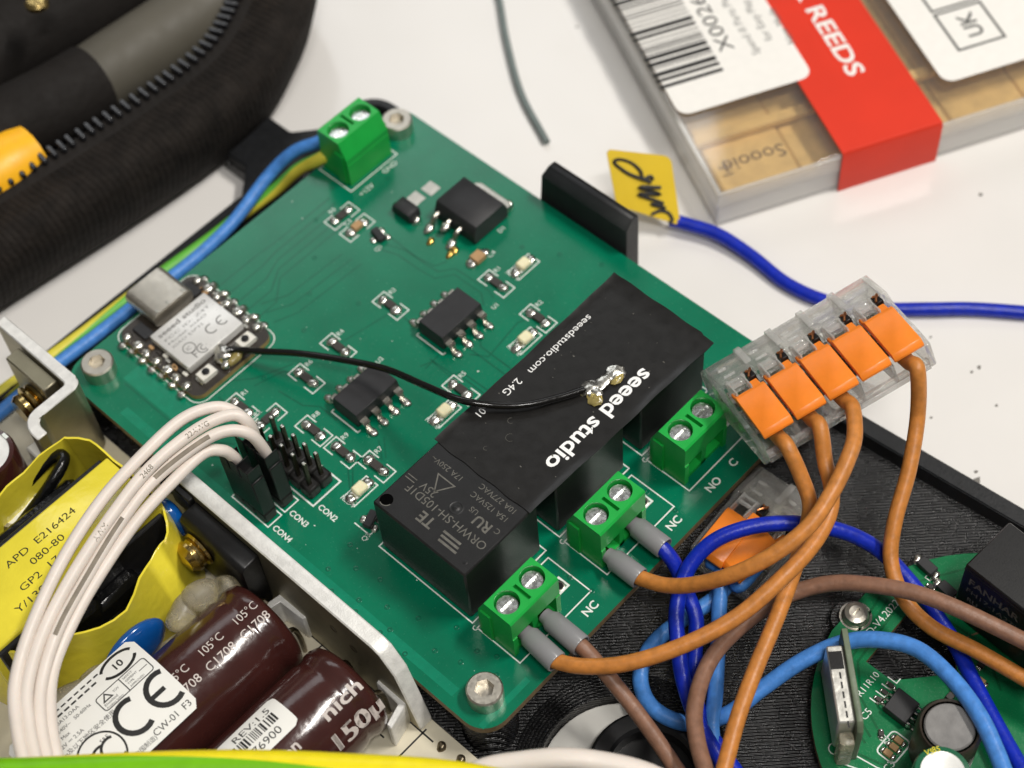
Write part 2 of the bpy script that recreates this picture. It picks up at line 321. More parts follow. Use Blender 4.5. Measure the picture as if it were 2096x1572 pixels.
obj('rim', b, 'tray_rim', tray)
b = B(); b.prism([(84, 60)] + arc(78, 108, 6, 0, 90, 6) + [(72.6, 114), (72.6, 112.2), (77.8, 112.2)] + arc(78, 108, 4.2, 90, 0, 5)[1:] + [(82.2, 60)], ZF - .5, -7.4, bev=.25); obj('rim', b, 'tray_rim', tray)
b = B(); b.prism([(49.8, 114), (-20, 114), (-20, 112.2), (49.8, 112.2)], ZF - .5, -8.2, bev=.25); obj('rim', b, 'tray_rim', tray)
b = B(); b.prism([(67.0, 126.4), (55.4, 126.4), (55.4, 118.8), (50.0, 114.0), (50.0, 112.2), (72.4, 112.2), (72.4, 114.0), (67.0, 118.8)], ZF - .5, -8.6, bev=.3); obj('lug', b, 'tray_rim', tray)
b = B()
for k in range(7): b.lathe([(12.8 + k * .55, ZF + .14), (13.05 + k * .55, ZF + .30), (13.3 + k * .55, ZF + .14)], 56, TR((12.3, -11.8, 0)))
obj('hole_rings', b, 'tray', tray)
for (x, y) in ((4.85, 8.22), (4.85, 96.83), (75.5, 96.83), (75.5, 8.22)):
    b = B(); pr = []
    for k in range(9): z = ZF - .2 + k * 1.05; pr += [(4.1, z), (4.35, z + .5), (4.1, z + 1.0)]
    b.lathe([(1e-3, pr[0][1])] + pr + [(1e-3, pr[-1][1])], 28, TR((x, y, -1.62 - pr[-1][1]))); obj('standoff', b, 'tray', tray)
# clip that grips the board's far edge
b = B(); q = [(80.5, -13.8), (80.5, 5.8), (82.0, 7.6), (83.6, 7.4), (83.9, 6.6), (83.9, -13.8)]
b.prism(q, 46.4, 67.6, 'y', .2)
b.warp(lambda v: V((v.x, v.y + (max(0, v.z) * -.3 if v.y > 60 else 0), v.z)))
obj('clip', b, 'tray_rim', tray)
# ------------------------------------------------------------------ white disc and black ring seen in the tray's hole
b = B(); b.lathe([(1e-3, ZT + .05), (12.6, ZT + .05), (12.6, ZT + .6), (12.2, ZT + .8), (1e-3, ZT + .8)], 48, TR((12.3, -11.8, 0)))
tag(obj('white_disc', b, 'white_pad'), 'round white plastic disc set in the hole of the black tray', 'disc')
b = B(); b.lathe([(6.4, ZT + .9), (9.2, ZT + .9), (9.6, ZT + 1.4), (9.6, ZT + 3.6), (9.1, ZT + 4.1), (6.9, ZT + 4.1), (6.4, ZT + 3.6), (6.4, ZT + .9)], 48, TR((15.4, -14.6, 0)))
ring = tag(obj('rubber_ring', b, 'black_plastic'), 'black rubber ring lying on the round white disc', 'ring')
b = B(); b.disc((15.4, -14.6), 6.4, ZT + .95, 32); obj('plug_face', b, 'black_plastic', ring)
# ------------------------------------------------------------------ the green relay board
pcb = thing('circuit_board', 'large green relay circuit board with three black relays and green screw terminals', 'circuit board', (40, 52, -1.6))
b = B(); b.prism(rrect(0, 3.6, 80, 101.6, 4.2, 8), -1.6, 0); b.mi = [1 if abs((V(b.v[f[1]]) - V(b.v[f[0]])).cross(V(b.v[f[2]]) - V(b.v[f[0]])).normalized().z) < .5 else 0 for f in b.f]
obj('board', b, ['pcb', 'fr4'], pcb)
# copper tracks under the solder mask
b = B(); zt = .012
for k in range(5): b.line([(29.6, 85.0 + k * 2.54, zt), (34 + k * 1.2, 85.0 + k * 2.54, zt), (38 + k * 1.2, 88.4 + k * 1.6, zt), (56, 88.4 + k * 1.6, zt)], .32)
for px in ([(772, 508), (815, 522), (858, 552), (890, 570), (930, 562), (985, 600), (990, 625)], [(790, 500), (830, 512), (872, 541), (897, 556), (932, 550), (1000, 594), (1010, 610)],
           [(800, 486), (850, 525), (890, 545), (915, 535)], [(700, 700), (800, 640)], [(845, 665), (815, 640)], [(870, 755), (905, 720)], [(880, 735), (925, 765), (945, 762), (1000, 800), (1020, 785)], [(860, 750), (885, 740), (920, 770), (950, 775), (990, 805)],
           [(960, 725), (1000, 730), (1060, 660), (1075, 655)], [(775, 900), (782, 940), (770, 935)], [(786, 895), (790, 938)], [(712, 955), (716, 1000)], [(722, 955), (722, 1000)], [(740, 540), (610, 640), (560, 660)], [(720, 530), (600, 622), (545, 640)],
           [(700, 520), (590, 604), (535, 622)], [(570, 800), (620, 830), (655, 832), (690, 860)], [(520, 790), (580, 760), (620, 765)], [(460, 780), (520, 775), (600, 745)]):
    b.line([P(x, y, zt) for x, y in px], .30)
for q in ([(6, 92), (6, 70), (9, 66)], [(8, 92), (8, 72), (10, 69)], [(11.5, 78), (11.5, 70)], [(13, 78), (13, 71)], [(14.4, 78), (14.4, 72)], [(50, 44), (50, 52), (56, 58)], [(48.5, 44), (48.5, 53), (53, 57)]):
    b.line([(x, y, zt) for x, y in q], .34)
rt = random.Random(21)
for k in range(0):
    x, y = rt.uniform(6, 74), rt.uniform(44, 98); q = [(x, y, zt)]; d = rt.choice((0, 90, 180, 270))
    for j in range(rt.randint(2, 4)):
        L1 = rt.uniform(2.5, 9) if j % 2 == 0 else rt.uniform(.8, 2.4); x += L1 * math.cos(math.radians(d)); y += L1 * math.sin(math.radians(d)); d += rt.choice((-45, 45))
        if 1.5 < x < 78.5 and 5.5 < y < 100 : q.append((x, y, zt))
    if len(q) > 1: b.line(q, rt.choice((.22, .26, .4)))
o = obj('track', b, 'pcb_trace', pcb); o['kind'] = 'stuff'
b = B()
for (x0, y0, x1, y1) in ((1.6, 12, 3.2, 88), (6.5, 79.5, 10.4, 93), (0.9, 5, 11, 6.0)): b.box((x0, y0, 0.004), (x1, y1, .016))
obj('copper_strip', b, 'pcb_pour', pcb)
# vias
vm = B(); vm.lathe([(.14, -.02), (.2, .02), (.42, .02), (.46, 0.004)], 14); vmesh = mesh('via', vm, 'pcb_trace')
for (x, y) in [(1.9, 22 + 5.3 * k) for k in range(4)] + [(5.2, 19), (7.4, 24.6), (5.6, 29.5), (8.2, 33.6), (6.4, 14.8), (9.3, 14.2), (10.1, 19.2), (7.1, 37.8), (9.4, 41.5), (3.6, 33.6), (4.2, 41), (8.4, 9.4), (10.6, 11.4), (3.2, 26.5), (28, 8), (47, 7.5), (27.5, 12), (46.6, 13), (71, 30), (73, 55), (76, 48), (70, 61), (51, 93), (58, 96), (33, 77), (39, 82), (45, 87), (22, 75), (31, 63), (66, 90), (43, 74)]:
    place('via', vmesh, pcb, TR((x, y, 0)))
b = B()
for k in range(34):
    x, y = random.uniform(2, 78), random.uniform(6, 100); b.blob((x, y, .01), random.uniform(.06, .17), .5, 1, (1, random.uniform(.5, 1.6), .25))
o = obj('dust', b, 'silk', pcb); o['kind'] = 'stuff'
# printed legend
S = B(); zs = .02
def sl(pts, w=.2, closed=False): S.line([(p[0], p[1], zs) for p in pts], w, closed=closed)
for k in range(3):
    x0 = 12.65 + 19.51 * k - .45; sl([(x0, 37.9), (x0, 17.9), (x0 + 16.4, 17.9), (x0 + 16.4, 37.9)], .22, True)
    a = 12.3 + 19.51 * k; sl([(a - .2, 8.1), (a + 15.6, 8.1), (a + 15.6, 16.8), (a - .2, 16.8)], .22, True)
    S.text('NO' if k == 2 else 'C', 1.9, (a + (1.6 if k == 2 else 7.6), 5.4, zs), (1, 0, 0), (0, 1, 0), 'l', 1)
    S.text('C' if k == 2 else 'NC', 1.9, (a + (7.6 if k == 2 else 11.9), 5.6, zs), (1, 0, 0), (0, 1, 0), 'l', 1)
    S.text('c', 1.9, (a - .9, 16.6, zs), (1, 0, 0), (0, 1, 0))
    S.line(arc(a + 13.1, 12.3, .95, 0, 360, 16)[:-1] and [(a + 12.1, 11.3, zs), (a + 14.1, 11.3, zs), (a + 14.1, 13.3, zs), (a + 12.1, 13.3, zs)], .35, closed=True)
sl([(59.6, 92.9), (71.2, 92.9), (71.2, 101.2), (59.6, 101.2)], .2, True)
S.text('+12V', 1.5, (60.0, 90.6, zs), (1, 0, 0), (0, 1, 0)); S.text('GND', 1.5, (66.4, 91.2, zs), (1, 0, 0), (0, 1, 0))
sl([(10.4, 50.9), (16.4, 50.9), (16.4, 64.9), (10.4, 64.9)], .3, True)
sl([(6.7, 53.5), (9.6, 53.5), (9.6, 62), (6.7, 62)], .22, True); sl([(3.1, 53.5), (6.0, 53.5), (6.0, 62), (3.1, 62)], .22, True)
S.text('CON2', 1.4, (10.6, 50.2, zs), (0, -1, 0), (1, 0, 0), bold=1); S.text('CON3', 1.4, (6.9, 52.9, zs), (0, -1, 0), (1, 0, 0), bold=1); S.text('CON4', 1.4, (3.3, 52.9, zs), (0, -1, 0), (1, 0, 0), bold=1)
for (x, y) in ((25.36, 55.5), (45.41, 55.7)):
    sl([(x - .7, y - .1), (x - .7, y + 6.1)], .25); sl([(x - .7, y + 6.1), (x - .1, y + 6.1)], .2); sl([(x - .7, y - .1), (x - .1, y - .1)], .2)
sl(rrect(10.9, 78.9, 29.2, 101, 2.2, 4), .18, True)
b = B(); zk = .024
RES = [(54.6, 90.1, 0, 'R5'), (54.5, 86.1, 0, 'C3'), (61.3, 59.0, 1, 'R1'), (46.2, 69.5, 1, 'R3'), (60.5, 48.6, 1, 'R2'), (34.3, 70.0, 1, 'R4'), (26.5, 69.5, 1, 'R6'), (41.5, 48.4, 1, 'R5'), (20.2, 61.1, 1, 'R8'), (20.4, 54.5, 1, 'R9'), (22.1, 48.5, 1, 'R7'), (15.5, 73.3, 1, 'R1'), (16.8, 68.4, 0, 'R2')]
for (x, y, v, t) in RES:
    w, h = (1.4, 3.0) if v else (3.0, 1.4)
    for s in (-1, 1):
        if v: sl([(x - w, y + s * .9), (x - w, y + s * h), (x + w, y + s * h), (x + w, y + s * .9)], .2)
        else: sl([(x + s * .9, y - h), (x + s * w, y - h), (x + s * w, y + h), (x + s * .9, y + h)], .2)
    S.text(t, 1.25, (x + (1.7 if v else -1), y + (1.6 if v else 1.8), zs), (1, 0, 0), (0, 1, 0))
LED = [(67.0, 57.9, 'RED1'), (55.7, 47.1, 'RED2'), (36.5, 47.3, 'RED3'), (17.2, 47.2, 'RED4')]
for (x, y, t) in LED:
    sl([(x - 2.6, y - 1.3), (x + 2.6, y - 1.3), (x + 2.6, y + 1.3), (x - 2.6, y + 1.3)], .2, True); S.text(t, 1.2, (x - 3.0, y + 1.6, zs), (0, -1, 0), (1, 0, 0))
S.text('Q3', 1.2, (11.2, 40.2, zs), (1, 0, 0), (0, 1, 0)); sl([(12.6, 43.8), (12.6, 40.4), (14, 40.4)], .2); S.text('U1', 1.2, (57, 55.5, zs), (1, 0, 0), (0, 1, 0)); S.text('U2', 1.2, (36.3, 62.5, zs), (1, 0, 0), (0, 1, 0)); S.text('D1', 1.3, (69.8, 66, zs), (1, 0, 0), (0, 1, 0)); S.text('Q1', 1.2, (52.9, 79.6, zs), (1, 0, 0), (0, 1, 0)); S.text('C4', 1.3, (64.7, 63.6, zs), (1, 0, 0), (0, 1, 0))
o = obj('printed_legend', S, 'silk', pcb); o['kind'] = 'stuff'
# ---- small parts: one mesh for each kind, shared
def solder_end(c, sx, sy, h, seed):
    q = B(); q.blob(c, 1, .22, 2, (sx, sy, h), seed=seed); return q
rb = B(); rb.box((-.95, -.72, .08), (.95, .72, .62), .06); rmesh = mesh('chip_resistor', rb, 'resistor')
cbm = B(); cbm.box((-.95, -.72, .08), (.95, .72, .95), .08); cmesh = mesh('chip_capacitor', cbm, 'ceramic')
smesh = [mesh('solder_joint', solder_end((0, 0, .2), 1.1, 1.02, .66, k), 'solder') for k in range(4)]
def chip(x, y, v, me, name, k):
    m_ = TR((x, y, 0)) @ RZ(90 if v else 0); o = place(name, me, pcb, m_)
    for s in (-1, 1): place('solder_joint', smesh[(k + s) % 4], o, m_ @ TR((s * 1.65, 0, 0)) @ RZ(90 * k))
for k, (x, y, v, t) in enumerate(RES): chip(x, y, v, cmesh if t[0] == 'C' else rmesh, 'chip_capacitor' if t[0] == 'C' else 'chip_resistor', k)
big = B(); big.box((-1.1, -1.0, .08), (1.1, 1.0, 1.2), .1); bigm = mesh('chip_capacitor', big, 'ceramic'); chip(63.1, 65.0, 0, bigm, 'chip_capacitor', 3)
sl2 = B()
lb = B(); lb.box((-1.5, -.8, .08), (1.5, .8, .5), .05); lbm = mesh('indicator_light', lb, 'led_base')
ld = B(); ld.box((-1.15, -.98, .35), (1.2, .98, 1.45), .28); ldm = mesh('lens', ld, 'led')
for k, (x, y, t) in enumerate(LED):
    m_ = TR((x, y, 0)); o = place('indicator_light', lbm, pcb, m_); place('lens', ldm, o, m_)
    for s in (-1, 1): place('solder_joint', smesh[k], o, m_ @ TR((s * 1.9, 0, -.05)))
sot = B(); sot.box((-1.5, -.7, .15), (1.5, .7, 1.15), .12); sotm = mesh('transistor', sot, 'chip')
for (x, y, a) in ((14.5, 42.0, 20), (55.5, 81.7, 80)):
    m_ = TR((x, y, 0)) @ RZ(a); o = place('transistor', sotm, pcb, m_)
    for k, (dx, dy) in enumerate(((-.95, -1.1), (.95, -1.1), (0, 1.1))): place('solder_joint', smesh[k], o, m_ @ TR((dx, dy, -.1)) @ M.Scale(.7, 4))
# ---- optocouplers
ob = B(); ob.prism([(-.05, 1.9), (.35, .35), (5.75, .35), (6.15, 1.9), (5.75, 3.6), (.35, 3.6)], 0, 9.3, 'x', .08); om = mesh('optocoupler', ob, 'chip')
lead = B()
pf = [(-.0, 2.1), (-.75, 2.1), (-1.05, 1.8), (-1.15, .45), (-1.35, .2), (-2.4, .2)]
for k in range(len(pf) - 1):
    (y0, z0), (y1, z1) = pf[k], pf[k + 1]; t = V((0, y1 - y0, z1 - z0)).normalized(); n_ = V((0, -t.z, t.y)) * .14
    w = .62 if k < 2 else .45
    a, c = V((0, y0, z0)), V((0, y1, z1)); vs_ = [p + n_ * s + V((sx * w, 0, 0)) for p in (a, c) for s in (-1, 1) for sx in (-1, 1)]
    lead.add(vs_, [(0, 1, 3, 2), (4, 6, 7, 5), (0, 4, 5, 1), (2, 3, 7, 6), (0, 2, 6, 4), (1, 5, 7, 3)])
leadm = mesh('lead', lead, 'tin')
sj = [mesh('solder_joint', solder_end((0, -1.9, .15), .8, 1.15, .55, 30 + k), 'solder') for k in range(3)]
for n_, (x, y) in enumerate(((25.36, 55.5), (45.41, 55.7))):
    o = place('optocoupler', om, pcb, TR((x, y, 0)))
    for k in range(4):
        for s in (0, 1):
            m_ = TR((x + .84 + 2.54 * k, y if not s else y + 6.1, 0)) @ RZ(180 * s); place('lead', leadm, o, m_); place('solder_joint', sj[(k + n_) % 3], o, m_)
# ---- voltage regulator with tab
b = B(); b.prism([(65.0, .3), (64.9, 2.4), (65.6, 4.4), (72.6, 4.4), (73.4, 2.6), (73.4, .3)], 67.4, 77.0, 'y', .12)
reg = obj('voltage_regulator', b, 'chip', pcb)
b = B(); b.prism([(73.2, 67.9), (74.6, 67.9), (75.3, 68.9), (75.3, 75.5), (74.6, 76.5), (73.2, 76.5)], .1, 1.5, bev=.15); obj('metal_tab', b, 'tin', reg)
b = B(); b.blob((75.3, 68.9, .5), 1, .3, 2, (.8, 1.0, .9)); obj('solder_joint', b, 'solder', reg)
for k, y in enumerate((76.0, 73.3, 70.6)):
    b = B(); q = [(65.2, 2.2), (64.0, 2.2), (63.3, 1.2), (62.9, .35), (61.6, .3)] if k != 1 else [(65.2, 2.2), (64.2, 2.2)]
    b.tube([(x, y, z) for x, z in q], .45, 8, 4); obj('lead', b, 'tin', reg)
    b = B(); b.blob((62.5 if k != 1 else 64.0, y, .45 if k != 1 else 1.7), 1, .25, 2, (1.3, .9, .6)); obj('solder_joint', b, 'solder', reg)
b = B(); b.prism([(-2.2, .3), (-2.3, 1.1), (-2.0, 2.3), (2.0, 2.3), (2.3, 1.1), (2.2, .3)], -1.35, 1.35, 'y', .1); o = obj('diode', b, 'chip', pcb, TR((62.3, 81.5, 0)) @ RZ(90))
for s in (-1, 1):
    q = B(); q.blob((62.3, 81.5 + s * 2.5, .4), 1, .25, 2, (1.0, .8, .75)); obj('solder_joint', q, 'solder', o)
for (x, y) in ((65.9, 82.9), (69.3, 82.5)):
    b = B(); b.box((x - 1.25, y - 1.3, 0), (x + 1.25, y + 1.3, .06), .03); obj('bare_pad', b, 'tin', pcb)
for k, (x, y) in enumerate(((60.7, 74.0), (60.8, 69.4), (61.9, 69.3))):
    b = B(); b.blob((x, y, .1), 1, .3, 2, (1.0, .7, .5)); obj('solder_joint', b, 'gold', pcb)
# ---- relays
def relay(x0, first):
    b = B(); x1, y0, y1, zt_ = x0 + 15.5, 18.5, 37.5, 13.5
    b.prism([(x0 + .0, y0), (x1, y0), (x1, y1), (x0, y1)], .3, zt_, bev=.28)
    o = obj('relay', b, 'relay', pcb)
    if first:
        q = B(); q.lathe([(1.18, .012), (1.0, .05), (.9, -.0), (.55, .015), (.45, .09), (.001, .09)], 22, TR((x0 + 7.4, 27.3, zt_))); obj('moulding_mark', q, 'relay', o)
        q = B(); q.disc((x0 + 1.6, 36.1), 1.05, zt_ + .012, 24); obj('vent_hole_shade', q, 'void', o); q = B(); q.line([(p[0], p[1], zt_ + .02) for p in arc(x0 + 1.6, 36.1, 1.0, 150, 260)], .16); obj('vent_glint', q, 'relay_print', o)  # black disc paints the shade in the vent, pale arc its lit edge
        q = B(); q.lathe([(.001, .02), (.3, .02), (.36, .0)], 12, TR((x0 + 1.7, 20.0, zt_))); obj('moulding_mark', q, 'black_plastic', o)
        t = B(); z = zt_ + .015; X, Y = (0, 1, 0), (-1, 0, 0)
        t.text('TE', 2.6, (x0 + 3.9, 27.8, z), X, Y, bold=1)
        for k in range(3): t.line([(x0 + 1.9 + k * .75, 22.0 + .25 * k, z), (x0 + 1.9 + k * .75, 25.6 + .2 * k, z)], .4)
        t.text('ORWH-SH-105D1F', 2.0, (x0 + 6.0, 19.4, z), X, Y, wfix=16.0)
        t.text('RU', 2.4, (x0 + 8.7, 20.9, z), X, Y, bold=1); t.text('C', 1.3, (x0 + 8.9, 19.5, z), X, Y); t.text('US', 1.3, (x0 + 9.2, 24.2, z), X, Y)
        t.text('25V', 1.9, (x0 + 7.6, 31.0, z), X, Y); t.line([(x0 + 6.4, 35.0, z), (x0 + 6.4, 36.9, z)], .16); t.line([(x0 + 7.0, 35.0, z), (x0 + 7.0, 36.9, z)], .16)
        t.line([(x0 + 9.9, 30.0, z), (x0 + 9.9, 33.4, z), (x0 + 7.3, 31.7, z)], .22, closed=True)
        t.text('15A 125VAC', 1.35, (x0 + 11.2, 20.0, z), X, Y); t.text('10A 277VAC', 1.35, (x0 + 13.0, 20.0, z), X, Y); t.text('17A 250V~', 1.35, (x0 + 11.9, 29.9, z), X, Y)
        obj('printed_text', t, 'relay_print', o)['kind'] = 'stuff'
    return o
for k in range(3): relay(12.65 + 19.51 * k, k == 0)
# ---- screw terminals
def hexdisc(s, c, ro, hole, zt_, depth, n=24, mtx=None):
    """flat round face with a sunk hole whose outline is given by angle"""
    A = [2 * math.pi * k / n for k in range(n)]; vs_ = []; fs = []
    for lv in range(4):
        for a in A:
            r = ro if lv == 0 else hole(a); z = zt_ if lv < 2 else zt_ - depth
            if lv == 3: r = 1e-3
            vs_.append(V((c[0] + r * math.cos(a), c[1] + r * math.sin(a), z)))
    for lv in range(3):
        for k in range(n): fs.append((lv * n + k, lv * n + (k + 1) % n, (lv + 1) * n + (k + 1) % n, (lv + 1) * n + k))
    if mtx is not None: vs_ = [mtx @ v for v in vs_]
    s.add(vs_, fs)
def slot(w, l): return lambda a: min(w / 2 / max(1e-6, abs(math.sin(a))), l / 2 / max(1e-6, abs(math.cos(a))))
def hexa(r): return lambda a: r / math.cos((a + math.pi / 6) % (math.pi / 3) - math.pi / 6)
def terminal(name_, mtx, open_front=True):
    """two-way screw terminal in its own frame: x 0..10.16, front at y 0, z up"""
    W, zt_, y1 = 10.16, 10.0, 5.4
    t = B()
    prof = [(.0, 5.2), (.0, 9.7), (.3, zt_), (y1, zt_), (6.9, 6.4), (6.9, 5.2)]
    n = len(prof)
    t.add([(0, y, z) for y, z in prof], [tuple(range(n))[::-1]]); t.add([(W, y, z) for y, z in prof], [tuple(range(n))])
    for k in (0, 1, 3, 4, 5):
        (ya, za), (yb, zb) = prof[k], prof[(k + 1) % n]
        if k == 5: za = zb = 5.2
        t.add([(0, ya, za), (W, ya, za), (W, yb, zb), (0, yb, zb)], [(0, 1, 2, 3)])
    def cell(x0, x1):
        c = ((x0 + x1) / 2 + 0, .3 + (y1 - .3) / 2 + .15); N = 24; r = 1.95; rim = []; 
        for k in range(N):
            a = 2 * math.pi * k / N; d = V((math.cos(a), math.sin(a))); s_ = min((x1 - c[0]) / d.x if d.x > 1e-6 else ((x0 - c[0]) / d.x if d.x < -1e-6 else 9), (y1 - c[1]) / d.y if d.y > 1e-6 else ((.3 - c[1]) / d.y if d.y < -1e-6 else 9)); rim.append((c[0] + d.x * s_, c[1] + d.y * s_))
        for q in ((x0, .3), (x1, .3), (x1, y1), (x0, y1)):      # snap to corners
            j = min(range(N), key=lambda k: (rim[k][0] - q[0]) ** 2 + (rim[k][1] - q[1]) ** 2); rim[j] = q
        vs_ = [(p[0], p[1], zt_) for p in rim] + [(c[0] + r * math.cos(2 * math.pi * k / N), c[1] + r * math.sin(2 * math.pi * k / N), zt_) for k in range(N)] + [(c[0] + r * math.cos(2 * math.pi * k / N), c[1] + r * math.sin(2 * math.pi * k / N), zt_ - 2.2) for k in range(N)]
        t.add(vs_, [(k, (k + 1) % N, N + (k + 1) % N, N + k) for k in range(N)] + [(N + k, N + (k + 1) % N, 2 * N + (k + 1) % N, 2 * N + k) for k in range(N)]); return c
    c1 = cell(0, W / 2 - .3); c2 = cell(W / 2 + .3, W)
    xa, xb, ya, yb = W / 2 - .3, W / 2 + .3, .9, 4.1
    for (p, q) in (((.3), ya), (yb, y1)): t.add([(xa, p, zt_), (xb, p, zt_), (xb, q, zt_), (xa, q, zt_)], [(0, 1, 2, 3)])
    t.add([(xa, ya, zt_), (xb, ya, zt_), (xb, yb, zt_), (xa, yb, zt_), (xa, ya, zt_ - 1.2), (xb, ya, zt_ - 1.2), (xb, yb, zt_ - 1.2), (xa, yb, zt_ - 1.2)], [(0, 4, 5, 1), (1, 5, 6, 2), (2, 6, 7, 3), (3, 7, 4, 0), (4, 7, 6, 5)])
    for (x0, x1) in ((0, .9), (W / 2 - .55, W / 2 + .55), (W - .9, W)): t.prism([(x0, -.15 if x0 != W / 2 - .55 else .3), (x1, -.15 if x0 != W / 2 - .55 else .3), (x1, 4.0), (x0, 4.0)], .02, 5.19)
    t.prism([(0, 3.95), (W, 3.95), (W, 7.0), (0, 7.0)], .02, 5.19); t.prism([(.9, .3), (W - .9, .3), (W - .9, 4.0), (.9, 4.0)], .02, .9)
    for x in (-.35, W - .001): t.prism([(x, 4.2), (x + .35, 4.2), (x + .35, 6.2), (x, 6.2)], .05, 7.2)
    m_ = mtx; o = obj(name_, t, 'terminal', pcb, m_, sharp=30)
    for c in (c1, c2):
        q = B(); q.lathe([(1.86, -1.6), (1.86, -.35), (1.6, 0)], 24, TR((c[0], c[1], 9.0))); hexdisc(q, c, 1.6, slot(.55, 2.6), 9.0, .6, 32)
        obj('screw', q, 'screw_zinc', o, m_ @ TR((0, 0, 0)))
        q = B(); q.box((c[0] - 1.7, 1.1, 4.1), (c[0] + 1.7, 3.9, 5.15), .1); q.box((c[0] - 1.7, 3.2, 1.0), (c[0] + 1.7, 3.9, 4.1), .1); obj('clamp', q, 'gold_screw', o, m_)
    return o
for k in range(3): terminal('screw_terminal', TR((12.4 + 19.51 * k, 9.45, 0)))
terminal('screw_terminal', TR((70.7, 100.75, 0)) @ RZ(180))
# holes for a third pin beside each terminal
for k in range(3):
    x = 12.3 + 19.51 * k + 13.1; b = B(); b.lathe([(.62, .03), (.9, .03), (.95, .0)], 16, TR((x, 12.3, 0))); b.i = 1; b.disc((x, 12.3), .62, .02, 16, i=1); obj('empty_pad', b, ['tin', 'black_plastic'], pcb)
# ---- corner screws
for (x, y) in ((4.85, 8.22), (4.85, 96.83), (75.5, 96.83), (75.5, 8.22)):
    q = B(); q.lathe([(2.75, 0.02), (2.75, 2.75), (2.5, 3.0)], 32, TR((x, y, 0))); hexdisc(q, (x, y), 2.5, hexa(1.3), 3.0, 1.7, 36); obj('cap_screw', q, 'steel', pcb)
# ---- wireless module
b = B(); b.prism(rrect(11.4, 79.5, 28.6, 100.2, 2.0, 5), .02, 1.05); b.mi = [1 if abs((V(b.v[f[1]]) - V(b.v[f[0]])).cross(V(b.v[f[2]]) - V(b.v[f[0]])).normalized().z) < .5 else 0 for f in b.f]
mod = obj('wireless_module', b, ['module_pcb', 'module_edge'], pcb)
b = B(); b.box((14.1, 84.2, 1.05), (26.3, 94.2, 2.85), .25, seg=2); obj('shield_can', b, 'shield', mod)
t = B(); z = 2.87
t.text('seeed studio', 1.35, (14.9, 92.4, z), (1, 0, 0), (0, 1, 0), bold=1, wfix=10.4)
for k, q in enumerate(('FCC ID: Z4T', 'Model: XIAO', 'XIAO ESP32')): t.text(q, .75, (15.0, 91.1 - k * 1.0, z), (1, 0, 0), (0, 1, 0), wfix=10.0 - 1.6 * k)
t.line([(x, y, z) for x, y in arc(22.0, 87.4, .95, 62, 298)], .26); t.line([(x, y, z) for x, y in arc(24.4, 87.4, .95, 62, 298)], .26); t.line([(23.5, 87.4, z), (24.3, 87.4, z)], .22)
t.line([(x, y, z) for x, y in arc(16.9, 87.2, 1.1, 0, 360)], .2); t.text('IC', 1.0, (16.3, 86.85, z), (1, 0, 0), (0, 1, 0)); t.line([(x, y, z) for x, y in arc(18.4, 85.5, .95, 60, 300)], .22); t.line([(x, y, z) for x, y in arc(18.6, 85.5, .5, 60, 300)], .2); t.line([(16.5, 84.7, z), (16.5, 86.1, z), (17.3, 86.1, z)], .22); t.line([(16.5, 85.5, z), (17.1, 85.5, z)], .2)
obj('printed_text', t, 'shield_print', mod)['kind'] = 'stuff'
b = B(); poly = rrect(16.5, 1.05, 24.9, 4.3, 1.2, 4); b.prism(poly, 95.6, 103.2, 'y'); b.f = b.f[1:] if 0 else b.f; usb = obj('usb_port', b, 'steel', mod)
b = B(); b.prism(rrect(17.0, 1.5, 24.4, 3.9, .9, 4), 103.21, 103.24, 'y'); obj('port_opening', b, 'black_plastic', mod)
for x in (17.6, 20.0, 23.4):
    b = B(); b.box((x, 95.7, 4.31), (x + .5, 96.6, 4.4), .04); obj('spring_tab', b, 'tin', mod)
for x in (15.7, 24.5):
    b = B(); b.box((x - 1.5, 80.8, 1.05), (x + 1.5, 82.9, 2.2), .12); o = obj('push_button', b, 'white_ceramic', mod)
    b = B(); b.lathe([(.65, 2.2), (.65, 2.5), (.55, 2.55), (.001, 2.55)], 18, TR((x, 81.85, 0))); o2 = obj('button_cap', b, 'black_plastic', mod)
    for s in (-1, 1):
        b = B(); b.box((x + s * 1.5 - .35, 80.9, 1.06), (x + s * 1.5 + .35, 82.8, 1.5), .1); obj('solder_joint', b, 'solder', mod)
pm = [mesh('pin_pad', B().blob((0, 0, 1.15), 1, .2, 2, (1.0, .95, .6), seed=50 + k), 'solder') for k in range(3)]
pj = [mesh('solder_joint', B().blob((0, 0, .4), 1, .3, 2, (.85, .85, .8), seed=60 + k), 'solder') for k in range(3)]
for k in range(7):
    for s, x in ((-1, 12.1), (1, 27.9)):
        y = 98.04 - 2.54 * k; place('pin_pad', pm[k % 3], mod, TR((x, y, 0))); place('solder_joint', pj[(k + 1) % 3], mod, TR((x + s * 1.35, y, 0)))
rnd = random.Random(3)
for k in range(16):
    x = 12.9 + rnd.random() * .9 if k % 2 else 26.5 + rnd.random() * .7; y = rnd.uniform(84, 97); b = B(); b.box((x - .3, y - .5, 1.05), (x + .3, y + .5, 1.4), .05); obj('tiny_chip', b, rnd.choice(['white_ceramic', 'resistor', 'tin', 'ceramic']), mod)
b = B(); b.box((24.9, 95.6, 1.05), (26.8, 99, 1.7), .1); obj('driver_chip', b, 'chip', mod); b = B(); b.box((13.6, 95.2, 1.05), (15.6, 98.6, 1.6), .1); obj('driver_chip', b, 'chip', mod)
b = B(); b.blob((20.3, 82.5, 2.1), 1, .5, 3, (1.5, 1.8, 1.2), jag=.1); b.blob((19.3, 80.9, 1.6), 1, .35, 3, (.8, .9, .6)); b.blob((21.6, 82.1, 1.5), 1, .3, 2, (1.1, .6, .5)); obj('solder_joint', b, 'solder', mod)
